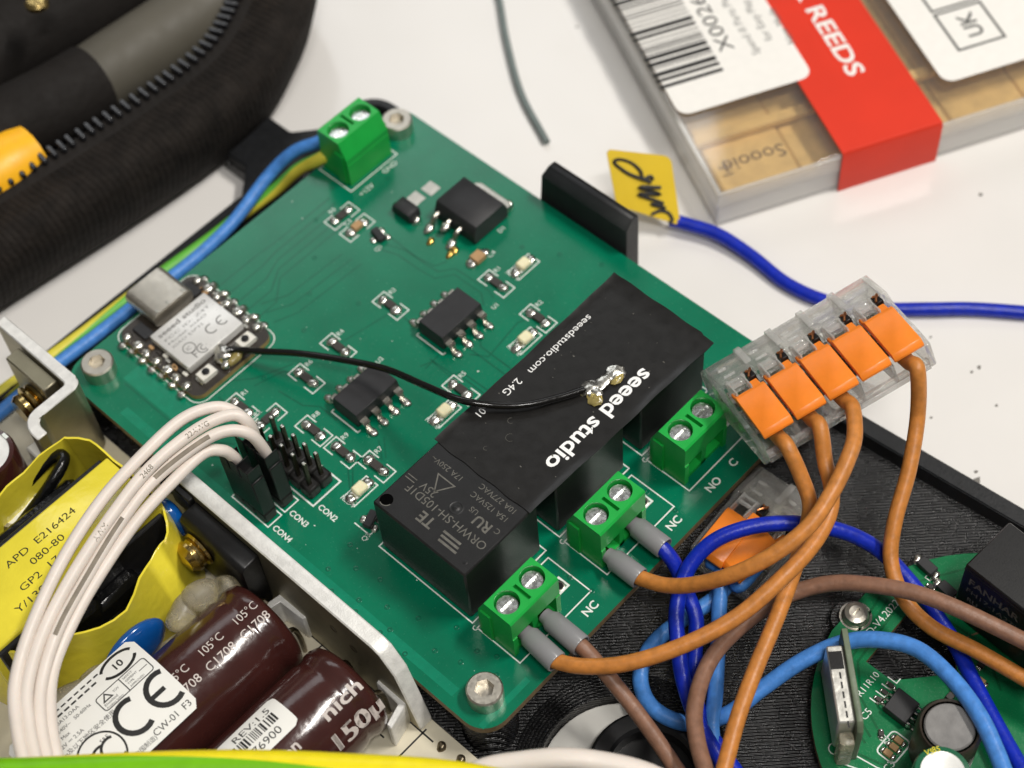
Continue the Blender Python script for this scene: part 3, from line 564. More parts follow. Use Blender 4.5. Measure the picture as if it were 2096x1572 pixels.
b = B(); b.blob((21.6, 80.9, 1.5), 1, .45, 3, (2.2, 1.1, .8)); obj('flux_residue', b, 'flux', mod)
# ---- pin headers
b = B()
for k in range(5):
    for x in (12.1, 14.62): b.box((x - 1.24, 53.0 + 2.54 * k - 1.27, .02), (x + 1.24, 53.0 + 2.54 * k + 1.27, 2.5), .35)
hd = obj('pin_header', b, 'header', pcb)
pn = B(); pn.box((-.32, -.32, 0), (.32, .32, 8.3), .03); pn.box((-.3, -.3, 8.3), (.3, .3, 8.6), .1, i=1); pnm = mesh('pin', pn, ['pin_metal', 'solder'])
for k in range(5):
    for x in (12.1, 14.62): place('pin', pnm, hd, TR((x, 53.0 + 2.54 * k, 0)))
for x in (4.55, 8.15):
    b = B()
    for k in range(3): b.box((x - 1.25, 54.0 + 2.54 * k, .02), (x + 1.25, 54.0 + 2.54 * (k + 1), 2.5), .3)
    obj('pin_header', b, 'header', pcb)
# ------------------------------------------------------------------ flexible antenna film stuck across the relays
ZA = 13.53
film = thing('antenna_film', 'thin black antenna film with white lettering stuck across the three relays', 'antenna', (47, 28, ZA))
b = B(); q = [(26.3, 18.3), (66.6, 17.3), (66.9, 18.9), (67.9, 19.3), (67.7, 38.1), (26.6, 38.0)]

nx, ny = 60, 30
def edge(u): return (26.4 + .25 * math.sin(u * 9), 67.4)
vs_ = []; fs = []
for lv in (0, 1):
    for a in range(nx + 1):
        for c in range(ny + 1):
            u, v = a / nx, c / ny; y0, y1 = 18.3 - 1.0 * u + .05 * math.sin(u * 31), 38.0 + .06 * math.sin(u * 23); y = y0 + (y1 - y0) * v; x = 26.4 + (67.6 - 26.4) * u + (.08 * math.sin(v * 17) + .3 * (v > .12) if u > .97 else .1 * math.sin(v * 21) if u < .02 else 0)
            lift = .5 * max(0, 1 - (1 - u) * 14) ** 2 * (.4 + .6 * v) + .28 * max(0, 1 - v * 14) ** 2 * (.5 + .5 * math.sin(u * 11)) + .2 * max(0, 1 - (1 - v) * 16) ** 2 * (.5 + .5 * math.sin(u * 8 + 1))
            vs_.append((x, y, ZA + lift + (.15 if lv else 0)))
w_ = ny + 1; off = (nx + 1) * w_
for a in range(nx):
    for c in range(ny):
        k = a * w_ + c; fs.append((off + k, off + k + w_, off + k + w_ + 1, off + k + 1)); fs.append((k, k + 1, k + w_ + 1, k + w_))
for a in range(nx): fs.append((a * w_, (a + 1) * w_, off + (a + 1) * w_, off + a * w_)); fs.append((a * w_ + ny, off + a * w_ + ny, off + (a + 1) * w_ + ny, (a + 1) * w_ + ny))
for c in range(ny): fs.append((c, off + c, off + c + 1, c + 1)); k = nx * w_ + c; fs.append((k, k + 1, off + k + 1, off + k))
b.add(vs_, fs); obj('film', b, 'film', film)

za = ZA + .18
t = B(); t.text('seeed studio', 3.7, (57.0, 22.7, za), (-1, 0, 0), (0, -1, 0), bold=1, wfix=22.8); o = obj('printed_text', t, 'film_print', film); o['kind'] = 'stuff'
t = B(); t.text('seeedstudio.com', 1.75, (59.2, 35.9, za), (-1, 0, 0), (0, -1, 0), wfix=14.2); t.text('2.4G', 1.85, (43.0, 36.2, za), (-1, 0, 0), (0, -1, 0)); t.text('-01', 1.75, (35.9, 36.6, za), (-1, 0, 0), (0, -1, 0)); o = obj('printed_text', t, 'film_print', film); o['kind'] = 'stuff'
b = B(); b.blob((49.0, 26.1, za + .35), 1, .5, 3, (1.7, 1.4, .6), seed=4, jag=.13); b.blob((48.2, 24.8, za + .4), 1, .5, 3, (1.0, 1.5, .6), seed=5, jag=.13); b.blob((51.0, 25.7, za + .3), 1, .5, 3, (1.8, .9, .45), seed=6, jag=.13); b.blob((53.2, 25.1, za + .35), 1, .45, 3, (1.7, 1.4, .65), seed=7, jag=.13); o = obj('solder_joint', b, 'solder', film); o['kind'] = 'stuff'
b = B(); b.blob((48.0, 24.4, za + .3), 1, .4, 3, (1.2, 1.5, .5), jag=.1); b.blob((53.4, 24.3, za + .2), 1, .4, 3, (1.4, .9, .4), jag=.1); obj('flux_residue', b, 'flux', film)['kind'] = 'stuff'
b = B()
rnd = random.Random(5)
for k in range(34):
    x, y = rnd.uniform(28, 66), rnd.uniform(18.5, 37); b.blob((x, y, za), rnd.uniform(.05, .14), .5, 1, (1, rnd.uniform(.6, 2), .3))
for (x, y, r) in ((34.2, 29.5, .7), (36.5, 31.5, .5), (30.4, 31, .35)): b.line([(p[0], p[1], za) for p in arc(x, y, r, 20, 250)], .05)
o = obj('dust', b, 'relay_print', film); o['kind'] = 'stuff'
def wire(name, pts, r, m_, label, cat='wire', group=None, n=14, sub=8, slot=None, parent=None, twist=0., jit=.16):
    rj = random.Random(label); q = [p if isinstance(p, V) else P(*p) for p in pts]
    q = q[:3] + [p + V((rj.uniform(-jit, jit), rj.uniform(-jit, jit), rj.uniform(-jit, jit))) for p in q[3:-2]] + q[-2:] if len(q) > 6 else q
    b = B(); b.tube(q, r, n, sub, slot=slot, twist=twist)
    o = obj(name, b, m_, parent, sharp=60)
    if parent is None: tag(o, label, cat, group)
    o_path[o] = b.path; return o
o_path = {}
wire('antenna_cable', [(462, 716, 2.6), (490, 716, 2.4), (530, 719, 3.4), (610, 724, 5.5), (700, 735, 7.0), (790, 756, 9.0), (870, 792, 12.5), (940, 818, 15.2), (1010, 829, 15.0), (1080, 828, 14.6), (1150, 812, 14.4), (1196, 797, 14.4)], .58, 'coax', 'thin black antenna cable looping from the wireless module to the black film', 'cable')
# ------------------------------------------------------------------ lever connectors
def lever_connector(name, label, W, poles, mtx, open_=()):
    t = thing(name, label, 'connector', mtx=mtx, group='clear wire connectors with orange levers'); T = lambda nm, b, m_, p=t: obj(nm, b, m_, p, mtx)
    prof = [(0, .5), (.4, 0), (18.0, 0), (18.6, .8), (18.6, 5.9), (17.4, 8.1), (11.0, 8.3), (9.6, 7.0), (3.0, 5.6), (0, 4.6)]
    h = B()
    for x0, x1 in ((0, .95), (W - .95, W)): h.prism(prof, x0, x1, 'x', .18)
    h.box((.97, .02, .02), (W - .97, 17.9, .9), .1); h.box((.97, 17.5, .92), (W - .97, 18.55, 5.6), .15)
    h.prism([(11.4, 7.4), (17.2, 7.2), (18.2, 5.65), (18.55, 5.9), (17.4, 8.05), (11.4, 8.25)], .97, W - .97, 'x', .06)
    h.box((.97, .05, .95), (W - .97, .9, 1.9), .06)
    pitch = (W - 1.9) / poles
    for k in range(1, poles): x = .95 + pitch * k; h.prism([(.3, .95), (17.3, .95), (17.3, 6.9), (11.2, 7.2), (9.2, 6.6), (.3, 4.2)], x - .28, x + .28, 'x', .05)
    T('housing', h, 'clear')
    rb_ = B()
    for k in range(poles):
        x = .95 + pitch * k
        rb_.box((x + 1.1, 12.4, 8.27), (x + 3.0, 12.9, 8.5), .05); rb_.box((x + 1.0, 14.4, 8.2), (x + 2.4, 15.0, 8.45), .05); rb_.box((x + .5, 10.6, 6.2), (x + 3.8, 11.2, 8.6), .08); rb_.box((x + 3.2, 7.3, 7.4), (x + 3.5, 11.0, 9.0), .05); rb_.box((x + .7, 7.3, 7.4), (x + 1.0, 11.0, 9.0), .05); rb_.box((x + 1.0, 9.3, 8.2), (x + 3.2, 9.7, 8.9), .04)
        if k: rb_.prism([(13.0, 8.3), (17.3, 8.15), (18.4, 6.2), (18.6, 6.6), (17.5, 8.5), (13.0, 8.7)], x - .55, x + .55, 'x', .06)
    
    for k in range(poles):
        x = .95 + pitch * k; c = B(); c.box((x + 4.0, 9.7, 7.0), (x + 5.2, 11.6, 8.36), .05); T('test_slot', c, 'black_plastic')
        c = B(); c.tube([(x + 4.1, 9.9, 8.4), (x + 4.5, 10.6, 8.6), (x + 5.1, 11.5, 8.45)], .22, 8, 4); c.tube([(x + 4.2, 11.4, 8.42), (x + 5.1, 11.0, 8.5)], .2, 8, 1); T('copper_glint', c, 'copper')['kind'] = 'stuff'
    T('ribs', rb_, 'clear_rib')['kind'] = 'stuff'
    for k in range(poles):
        x = .95 + pitch * k; l = B(); w = pitch - .55
        q = [(-.6, 5.2), (-.75, 5.7), (-.2, 6.6), (6.8, 8.45), (7.6, 8.3), (7.6, 7.4), (1.0, 5.8)]
        l.prism(q, x + .3, x + .3 + w, 'x', .1); l.box((x + 3.6, 7.4, 7.0), (x + 5.0, 9.6, 7.9), .12); l.box((x + .35, 7.4, 7.0), (x + .75, 9.4, 7.7), .1)
        m_ = mtx
        if k in open_: m_ = mtx @ TR((x + pitch / 2, 8, 7)) @ M.Rotation(math.radians(open_[k]), 4, 'Z') @ TR((-x - pitch / 2, -8, -7))
        obj('lever', l, 'lever', t, m_)
        c = B(); c.box((x + 1.0, 6.0, 1.0), (x + pitch - 1.2, 12.5, 1.35), .08); c.tube([(x + pitch / 2, 12.4, 1.2), (x + pitch / 2, 13.6, 2.6), (x + pitch / 2, 12.8, 4.6), (x + pitch / 2, 9.4, 4.9), (x + pitch / 2, 7.2, 3.4)], 1.0, 8, 5); T('spring_clamp', c, 'tin')
        c = B()
        for j in range(5): a = j * 1.256; c.tube([(x + pitch / 2 + .5 * math.cos(a), 4.5, 2.9 + .5 * math.sin(a)), (x + pitch / 2 + .55 * math.cos(a + .6), 8.5, 3.0 + .5 * math.sin(a + .5)), (x + pitch / 2 + .7 * math.cos(a + 1), 12.2, 3.2 + .5 * math.sin(a + 1))], .24, 6, 4)
        T('copper_strands', c, 'copper')['kind'] = 'stuff'
    b = B(); b.box((1.2, 13.6, 1.2), (W - 1.2, 16.9, 2.2), .1); T('current_bar', b, 'tin')
    return t, pitch
M5 = M(((.921, .389, -.030, 55.77), (-.341, .840, .423, -2.36), (.190, -.379, .906, 12.64), (0, 0, 0, 1)))
w5, p5 = lever_connector('lever_connector', 'large clear five-way connector with five orange levers, tilted over the board edge', 30.0, 5, M5)
M2 = TR((44.3, 2.6, -7.2)) @ RZ(-88) @ M.Rotation(math.radians(-6), 4, 'X')
w2, p2 = lever_connector('lever_connector', 'small clear two-way connector with two orange levers, lying low in the tray', 13.1, 2, M2, {1: -12})
def port(mtx, pitch, k, y): return (mtx @ V((.95 + pitch * (k + .5), y, 2.7)))
G5 = 'orange wires from the five-way connector'
def w5s(k): return [port(M5, p5, k, 5.5), port(M5, p5, k, 1.0), port(M5, p5, k, -1.6)]
R5 = 1.2
wire('orange_wire', w5s(0) + [(1640, 975, 13.5), (1656, 1035, 10.5), (1650, 1090, 9), (1625, 1170, 8), (1590, 1260, 8), (1545, 1370, 7), (1510, 1470, 6), (1478, 1590, 5)], R5, 'wire_orange', 'orange wire from the leftmost lever running straight down to the bottom edge', 'wire', G5)
wire('orange_wire', w5s(1) + [(1688, 945, 14.5), (1703, 1000, 13), (1696, 1056, 12), (1660, 1122, 12), (1595, 1192, 12), (1505, 1264, 10), (1400, 1322, 8), (1290, 1356, 6), (1200, 1363, 4.4), P(1135, 1352, 3.2), P(1110, 1332, 3.0)], R5, 'wire_orange', 'orange wire curving into the screw terminal nearest the hexagon-socket screw', 'wire', G5)
wire('orange_wire', w5s(2) + [(1748, 892, 19), (1735, 940, 19), (1705, 1002, 18), (1655, 1075, 17), (1590, 1131, 15), (1510, 1172, 12), (1430, 1196, 8), (1365, 1197, 5), P(1300, 1178, 3.1), P(1276, 1160, 3.0)], R5, 'wire_orange', 'orange wire from the middle lever curving into the middle screw terminal', 'wire', G5)
wire('orange_wire', w5s(4) + [(1880, 850, 14), (1860, 960, 10), (1830, 1070, 6), (1822, 1150, 3), (1850, 1225, 1), (1910, 1285, 0), (2000, 1332, 0), (2096, 1388, 0), (2220, 1460, 0)], R5, 'wire_orange', 'orange wire from the rightmost lever hanging down to the small round board', 'wire', G5)
wire('brown_wire', [(1150, 1290, 3), (1192, 1324, 2.8), (1235, 1372, 1), (1290, 1440, -1), (1340, 1508, -2), (1395, 1590, -3)], 1.2, 'wire_brown', 'brown wire leaving the front terminal beside the orange one, running past the white disc', 'wire', 'brown wires')
wire('brown_wire', [(2220, 1378, 5), (2096, 1312, 5), (1960, 1246, 6), (1870, 1214, 6), (1780, 1198, 5), (1690, 1195, 3.5), (1600, 1225, 1.5), (1520, 1278, .5), (1455, 1350, 1), (1422, 1440, 2), (1428, 1520, 3), (1455, 1610, 4)], 1.25, 'wire_brown', 'brown wire arching across from the right edge and down to the bottom edge', 'wire', 'brown wires')
wire('dark_blue_wire', [(2130, 1640, -2), (2060, 1520, -3), (1995, 1400, -3.5), (1950, 1310, -3.5), (1890, 1225, -2.5), (1820, 1142, .5), (1760, 1102, 3), (1690, 1078, 5), (1620, 1068, 6), (1540, 1078, 6), (1470, 1105, 5), (1420, 1145, 3), (1395, 1195, 1), (1383, 1260, -1), (1390, 1330, -2), (1400, 1400, -3), (1430, 1480, -4), (1500, 1600, -5)], 1.2, 'wire_navy', 'dark blue wire looping in a big arch over the small connector', 'wire', 'dark blue wires')
wire('dark_blue_wire', [(1318, 1092, 3), (1352, 1118, 2.8), (1382, 1156, 1), (1404, 1205, -2), (1424, 1262, -4), (1425, 1322, -5), (1420, 1400, -6), (1440, 1480, -7), (1520, 1600, -7.5)], 1.2, 'wire_navy', 'dark blue wire dropping from the middle screw terminal', 'wire', 'dark blue wires')
wire('light_blue_wire', [port(M2, p2, 0, 5.0), port(M2, p2, 0, 1.0), (1476, 1160, -4.8), (1475, 1235, -5.5), (1470, 1320, -6), (1463, 1420, -6.5), (1457, 1500, -7), (1480, 1600, -7)], 1.2, 'wire_blue', 'light blue wire running straight down from the small connector', 'wire', 'light blue wires')
wire('light_blue_wire', [port(M2, p2, 1, 5.0), port(M2, p2, 1, .5), (1500, 1188, -6), (1455, 1230, -7.4), (1390, 1275, -8.4), (1332, 1325, -8.8), (1312, 1390, -9.0), (1340, 1450, -9.2), (1410, 1480, -9.2), (1490, 1462, -8), (1560, 1408, -6), (1640, 1352, -3), (1720, 1318, -1), (1800, 1310, 1), (1880, 1332, 2), (1950, 1388, 3), (2002, 1462, 3.4), (2040, 1540, 3.4), (2070, 1620, 3.4)], 1.25, 'wire_blue', 'light blue wire making a round loop and then arching over the small round board', 'wire', 'light blue wires')
# grey end sleeves on the wires at the terminals
for (x0, y0, x1, y1, lb_) in ((1070, 1290, 1140, 1356, 'front terminal, on the orange wire'), (1114, 1258, 1190, 1322, 'front terminal, on the brown wire'), (1243, 1134, 1310, 1184, 'middle terminal, on the orange wire'), (1290, 1068, 1360, 1122, 'middle terminal, on the dark blue wire')):
    a, c = P(x0, y0, 3.0), P(x1, y1, 3.0); d = (c - a).normalized()
    b = B(); rot_ = d.to_track_quat('Z', 'Y').to_matrix().to_4x4(); L0 = (c - a).length
    b.lathe([(.9, 0), (1.15, 0), (1.3, .9), (1.72, 1.6), (1.78, L0 - .15), (1.7, L0), (1.5, L0), (1.45, L0 - 1.5)], 22, TR(a) @ rot_)
    fr = obj('end_sleeve', b, 'ferrule'); tag(fr, 'grey plastic end sleeve at the ' + lb_, 'end sleeve', 'grey end sleeves')
    b = B(); b.tube([a - d * 3.0, a + d * .5], .85, 10, 1); obj('crimp_tube', b, 'gold_screw', fr)
# wires to the supply terminal, along the far edge of the board
wire('blue_wire', [(690, 272, 2.6), (655, 290, 2.4), (600, 312, 0), (545, 365, -4), (475, 455, -6), (400, 530, -6), (300, 606, -6), (200, 683, -6), (110, 752, -6), (20, 828, -6), (-90, 920, -6)], 1.2, 'wire_blue', 'blue wire running from the supply terminal along the edge of the green board', 'wire')
def yg(k, j): return 0 if math.cos(2 * math.pi * (j - k * .55 + .1)) > -.15 else 1
wire('earth_wire', [(695, 300, 2.6), (660, 322, 2.4), (612, 346, -1), (565, 388, -6), (500, 436, -8.6), (430, 490, -9), (330, 562, -9), (250, 621, -9), (160, 688, -9), (80, 749, -9), (0, 806, -9), (-90, 880, -9)], 1.2, ['wire_yg_green', 'wire_yg_yellow'], 'green and yellow striped wire beside the blue one along the board edge', 'wire', slot=lambda k, j: 0 if math.cos(2 * math.pi * (j - .35)) > 0.1 else 1, twist=-1.0, n=20)
# labelled dark blue wire on the table
wire('dark_blue_wire', [(1372, 450, -11.2), (1400, 457, -11.4), (1470, 480, -11.8), (1540, 525, -12.6), (1610, 580, -12.8), (1690, 618, -12.8), (1780, 632, -12.8), (1900, 633, -12.8), (2000, 633, -12.8), (2160, 645, -12.8)], 1.25, 'wire_navy', 'dark blue wire with the yellow flag, lying across the white table', 'wire', 'dark blue wires')
c4 = [P(1240, 305, .5), P(1373, 320, -3.0), P(1393, 462, -11.0), P(1262, 420, -7.5)]
b = B(); n_ = (c4[1] - c4[0]).cross(c4[3] - c4[0]).normalized(); ex = (c4[1] - c4[0]); ey = (c4[3] - c4[0]); fx = c4[2] - c4[1] - ey
def flag(u, v, w=0): return c4[0] + ex * u + ey * v + fx * (u * v) + n_ * (w + .9 * math.sin(u * 3) * (1 - v) * .5)
poly = rrect(0, 0, 1, 1, .1, 4)
for w in (-.12, .16):
    N = 10; vs_ = [flag(.5 + (x - .5), .5 + (y - .5), w) for x, y in poly]; b.add(vs_, [tuple(range(len(vs_)))])
m_ = len(poly); b.add([flag(x, y, -.12) for x, y in poly] + [flag(x, y, .16) for x, y in poly], [(k, (k + 1) % m_, m_ + (k + 1) % m_, m_ + k) for k in range(m_)])
fl = tag(obj('wire_flag', b, 'tag'), 'yellow sticky flag with black handwriting, standing behind the black clip', 'wire tag')
b = B()
def hw(pts): return [((x - 735) / 395, (y - 900 - (x - 735) * .14) / 400) for x, y in pts]
for st in (hw([(985, 1112), (925, 1092), (850, 1066), (785, 1015), (772, 985), (815, 972), (880, 995), (928, 1045), (935, 1095), (985, 1075), (1000, 1095)]), hw([(1040, 1140), (900, 1150), (1030, 1182), (888, 1196), (1040, 1236), (960, 1250), (1050, 1262)]), hw([(1052, 1352), (1080, 1330), (1062, 1290), (1010, 1285), (950, 1318)])):
    s = 1 if n_.dot(EYE - c4[0]) > 0 else -1
    b.tube([flag(u, v, .02 + s * .2) for u, v in st], .34, 6, 5)
b.warp(lambda v: v); o = obj('handwriting', b, 'ink', fl); o['kind'] = 'stuff'
wire('grey_wire', [(1006, -60, -13.2), (1022, 0, -13.2), (1036, 80, -13.2), (1066, 190, -13.2), (1119, 291, -13.2)], .72, 'wire_grey', 'short thin grey wire end lying on the white table', 'wire')
# ------------------------------------------------------------------ power supply board
ZP = -8.0
psu = thing('power_supply', 'open power supply board with yellow taped transformer, aluminium heatsinks and brown capacitors', 'power supply', (-22, 50, ZP - 1.6))
b = B(); b.prism([(-52, 2), (-.9, 2), (-.9, 111), (-52, 111)], ZP - 1.6, ZP, bev=.1); obj('board', b, 'psu_pcb', psu)
b = B()
for q in ([(-3.4, 12), (-3.4, 46)], [(-2.6, 14.2), (-9.5, 14.2)], [(-3.2, 36), (-9, 36.6)], [(-4.2, 47.5), (-9, 47.5)], [(-7.8, 18), (-7.8, 30)]): b.line([(x, y, ZP + .02) for x, y in q], .28)
o = obj('printed_lines', b, 'ink', psu); o['kind'] = 'stuff'
for (x, y) in ((-3.0, 10.5), (-4.9, 6.6), (-7.2, 9.3), (-2.6, 6.9), (-2.4, 28), (-2.2, 32)):
    b = B(); b.blob((x, y, ZP + .1), 1, .3, 2, (.9, .8, .7)); obj('solder_joint', b, 'steel_dark', psu)
# plate heatsink beside the green board
b = B(); b.prism([(66.5, -7.9), (66.5, 8.6), (64.8, 10.4), (22.0, 10.4), (20.4, 9.9), (17.8, 6.4), (14.6, -6.8), (14.6, -7.9)], -3.4, -.85, 'x', .22)
b.mi = [1 if (V(b.v[f[1]]) - V(b.v[f[0]])).cross(V(b.v[f[2]]) - V(b.v[f[0]])).normalized().x < -.9 else 0 for f in b.f]  # inner face takes the darker aluminium, its shade painted in
hs = obj('heatsink_plate', b, ['alu', 'alu_dull_shaded'], psu)
b = B(); b.prism([(-3.05, 44.2), (-8.2, 45.0), (-8.2, 44.0), (-4.2, 43.2), (-4.0, 38.4), (-3.05, 38.2)], -7.9, -1.4, bev=.15); obj('heatsink_foot', b, 'alu', psu)
b = B(); b.prism([(-3.05, 22.6), (-3.05, 16.8), (-7.6, 15.6), (-7.6, 16.6), (-4.2, 17.6), (-4.0, 22.4)], -7.9, -1.2, bev=.15); obj('heatsink_foot', b, 'alu', psu)
b = B()
for (y, z) in ((31, 4.4), (27, 3.2)): b.lathe([(.001, .0), (.6, 0), (.75, .04), (.8, 0)], 14, M(((0, 0, -1, -3.44), (1, 0, 0, y), (0, 1, 0, z), (0, 0, 0, 1))))
obj('punch_mark', b, 'steel_dark', hs)
# bent heatsink at the far corner
q = [(-1.2, 110.5), (-1.2, 92.0)] + arc(-3.2, 92.0, 2.0, 0, -90, 4) + [(-9.4, 90.0)] + arc(-9.4, 88.4, 1.6, 90, 180, 3)[::1] + [(-11.0, 86.9), (-12.9, 86.9)] + [(-12.9, 88.6)] + arc(-9.6, 88.8, 3.2, 180, 90, 4)[1:] + [(-3.6, 92.0), (-3.2, 92.4), (-3.2, 110.5)]
b = B(); b.prism(q[::-1], -7.9, 10.2, bev=.2)
b.mi = [0 if abs((V(b.v[f[1]]) - V(b.v[f[0]])).cross(V(b.v[f[2]]) - V(b.v[f[0]])).normalized().z) > .4 else 1 for f in b.f]  # pale tops and darker walls: fall of light painted by face direction
obj('bent_heatsink', b, ['alu', 'alu_dull_shaded'], psu)
b = B(); b.box((-6.2, 94.4, -3), (-3.4, 104.5, 9.0), .2); obj('heatsink_lug', b, 'alu_dull_shaded', psu)
b = B()
for k, (r, h) in enumerate(((2.9, 1.0), (3.2, .8), (2.6, 1.6))): b.lathe([(.001, k * 1.1), (r, k * 1.1), (r + .15, k * 1.1 + h * .5), (r - .4, k * 1.1 + h), (.001, k * 1.1 + h)], 20, M(((0, 0, -1, -6.4), (1, 0, 0, 97.6), (0, 1, 0, 4.2), (0, 0, 0, 1))))
obj('heatsink_screw', b, 'gold_screw', psu)
b = B(); b.box((-13.4, 86.6, ZP), (-10.4, 93.4, 1.8), .3); obj('ceramic_block', b, 'white_ceramic', psu)
# transistor bolted to the plate
b = B(); b.prism([(-3.45, 8.6), (-6.4, 8.6), (-7.2, 7.8), (-7.2, -5), (-3.45, -5)], 46.2, 60.6, 'y', .25); b.prism([(-3.45, 9.6), (-4.6, 9.6), (-4.6, 4.8), (-3.45, 4.8)], 60.7, 65.4, 'y', .2)
tr = obj('power_transistor', b, 'black_plastic', psu)
b = B(); b.lathe([(.001, 0), (2.9, 0), (3.1, .3), (2.9, .7), (2.3, .75), (2.5, 1.1), (2.3, 1.6), (2.7, 1.7), (2.7, 2.3), (1.9, 3.3), (.001, 3.7)], 24, M(((0, 0, -1, -7.2), (1, 0, 0, 56.6), (0, 1, 0, 4.0), (0, 0, 0, 1)))); obj('transistor_screw', b, 'gold_screw', tr)
# transformer
tf = B(); tf.prism([(-10.4, 79), (-13, 81.6), (-37, 81.6), (-40.4, 78), (-40.4, 68), (-37.6, 63), (-33, 59.4), (-27, 57.8), (-19, 58), (-14, 60.4), (-10.4, 64)], ZP, 3.0, bev=.8); tf.box((-33, 58.4, 2.0), (-17, 61.6, 6.6), .9); tf.box((-31, 58.2, 5), (-24, 61.4, 8.6), .9); tf.box((-37, 76.4, 2.0), (-13, 80.4, 7.4), .9)
tfo = obj('transformer', tf, 'black_tape', psu)
b = B(); b.prism([(62.2, 11.9), (74.8, 11.9), (75.2, 11.5), (75.2, ZP), (61.8, ZP), (61.8, 11.5)], -41, -8.2, 'x', .12); obj('taped_core', b, 'tape', tfo)
b = B(); b.box((-40, 60.9, -4), (-9.0, 61.78, 11.2), .2); b.box((-40, 75.22, -4), (-9.0, 76.1, 11.2), .2); obj('ferrite_core', b, 'ferrite', tfo)
# yellow tape band round the outside, with a wavy upper edge
lp = [(-7.6, 80), (-9.6, 83), (-13, 83.6), (-37, 83.6), (-41, 82), (-42.4, 78), (-42.4, 67), (-39.4, 61.6), (-34.4, 57.6), (-27, 55.6), (-18, 55.6), (-12.2, 57.2), (-8.6, 60.6), (-7.4, 66)]; _t = B(); _t.tube([V((x, y, 0)) for x, y in lp + lp[:1]], .1, 4, 4); lp = [(p.x, p.y) for p in _t.path[:-1]]; N = len(lp); vs_ = []; fs = []
dense = []
for k in range(N):
    a, c = lp[k], lp[(k + 1) % N]; n_ = max(1, int(math.dist(a, c) / 1.6))
    for j in range(n_): dense.append((a[0] + (c[0] - a[0]) * j / n_, a[1] + (c[1] - a[1]) * j / n_))
N = len(dense)
for lv in range(4):
    for k, (x, y) in enumerate(dense):
        wz = 10.4 - (2.6 * math.exp(-((x + 24) / 6) ** 2) + 1.8 * math.exp(-((x + 36) / 4) ** 2) if y < 60 else -1.2 * math.exp(-((x + 9) / 4) ** 2)) + .35 * math.sin(x * .9 + y)
        lean = .9 * math.sin(x * .35 + .6) if y < 58 else .5 * math.sin(x * .3)
        cx, cy = -24.8, 69.5; d = V((x - cx, y - cy)).normalized(); th = .0 if lv in (0, 1) else .35
        z = (ZP + .1) if lv in (0, 3) else wz; f = 0 if lv in (0, 3) else 1
        fo = 0 if f else (2.4 if x > -20 else .6); vs_.append((x - d.x * (th - fo), y - d.y * (th - fo * .4) + (lean * f if y < 58 or y > 82 else 0), z))
for lv in range(3):
    for k in range(N): fs.append((lv * N + k, lv * N + (k + 1) % N, (lv + 1) * N + (k + 1) % N, (lv + 1) * N + k))
b = B(); b.add(vs_, fs); obj('tape_band', b, 'tape', tfo, sharp=75)
t = B(); zz = 11.93
for k, (s, x) in enumerate((('APD  E216424', -30.0), ('080-80', -27.6), ('GP2  17', -31.4), ('Y/130', -34.0))): t.text(s, 1.75, (x - (.4 if k == 0 else 0), 71.0 - 2.35 * k, zz), (1, 0, 0), (0, 1, 0), wfix=[13.0, 6.2, 7.2, 5.4][k])
o = obj('printed_text', t, 'tape_print', tfo); o['kind'] = 'stuff'
b = B(); b.lathe([(2.2, 0), (2.5, .5), (2.1, .9), (1.4, .5), (1.1, 0)], 20, TR((-34.0, 61.2, 6.4))); obj('bobbin_ring', b, 'black_tape', tfo)
b = B(); b.blob((-34.0, 61.2, 6.3), 1, .3, 2, (1.2, 1.1, .6)); obj('winding_end', b, 'tape', tfo)
# electrolytic capacitors lying down
def lying_cap(y, xr, xl, r, zc):
    mx_ = M(((0, 0, 1, 0), (1, 0, 0, y), (0, 1, 0, zc), (0, 0, 0, 1)))
    b = B(); L0 = xr - xl; b.lathe([(.001, xr - .6), (r - 2.6, xr - .6), (r - 2.2, xr - .1), (r - 1.2, xr), (r - .4, xr - .5), (r, xr - 1.6), (r, xr - 2.6), (r - .35, xr - 3.4), (r - .35, xr - 4.2), (r, xr - 5.2), (r, xl + 1), (r - 1, xl), (.001, xl)], 48, mx_)
    return obj('electrolytic_capacitor', b, 'sleeve', psu, sharp=50)
def on_cyl(b, y, r, zc, start=0):
    """lay flat print (x, y, any) on the upper side of a capacitor"""
    def f(v): a = (v.y - y) / r; return V((v.x, y + r * math.sin(a), zc + r * math.cos(a)))
    bm_ = bmesh.new(); vv = [bm_.verts.new(v) for v in b.v]
    for fc in b.f:
        try: bm_.faces.new([vv[k] for k in fc])
        except ValueError: pass
    bmesh.ops.triangulate(bm_, faces=bm_.faces[:])
    for _ in range(4):
        lg_ = [e for e in bm_.edges if abs(e.verts[0].co.y - e.verts[1].co.y) > .5]
        if not lg_: break
        bmesh.ops.subdivide_edges(bm_, edges=lg_, cuts=1); bmesh.ops.triangulate(bm_, faces=[fc for fc in bm_.faces if len(fc.verts) > 3])
    b.v = []; b.f = []; b.mi = []; b.bm(bm_); b.v = [tuple(f(V(v))) for v in b.v]; return b
C1, C2 = (41.2, 8.0, .2), (24.2, 8.0, .2)
cap1 = lying_cap(C1[0], -7.8, -46, C1[1], C1[2]); cap2 = lying_cap(C2[0], -6.6, -46, C2[1], C2[2])
t = B()
for x in (-26.9, -20.2, -13.5):
    t.text('105°C', 1.9, (x, 40.3, 0), (1, 0, 0), (0, 1, 0), wfix=4.4); t.text('C1708', 1.9, (x - .7, 37.9, 0), (1, 0, 0), (0, 1, 0), wfix=5.4)
on_cyl(t, C1[0], C1[1] + .03, C1[2]); o = obj('printed_text', t, 'sleeve_print', cap1); o['kind'] = 'stuff'
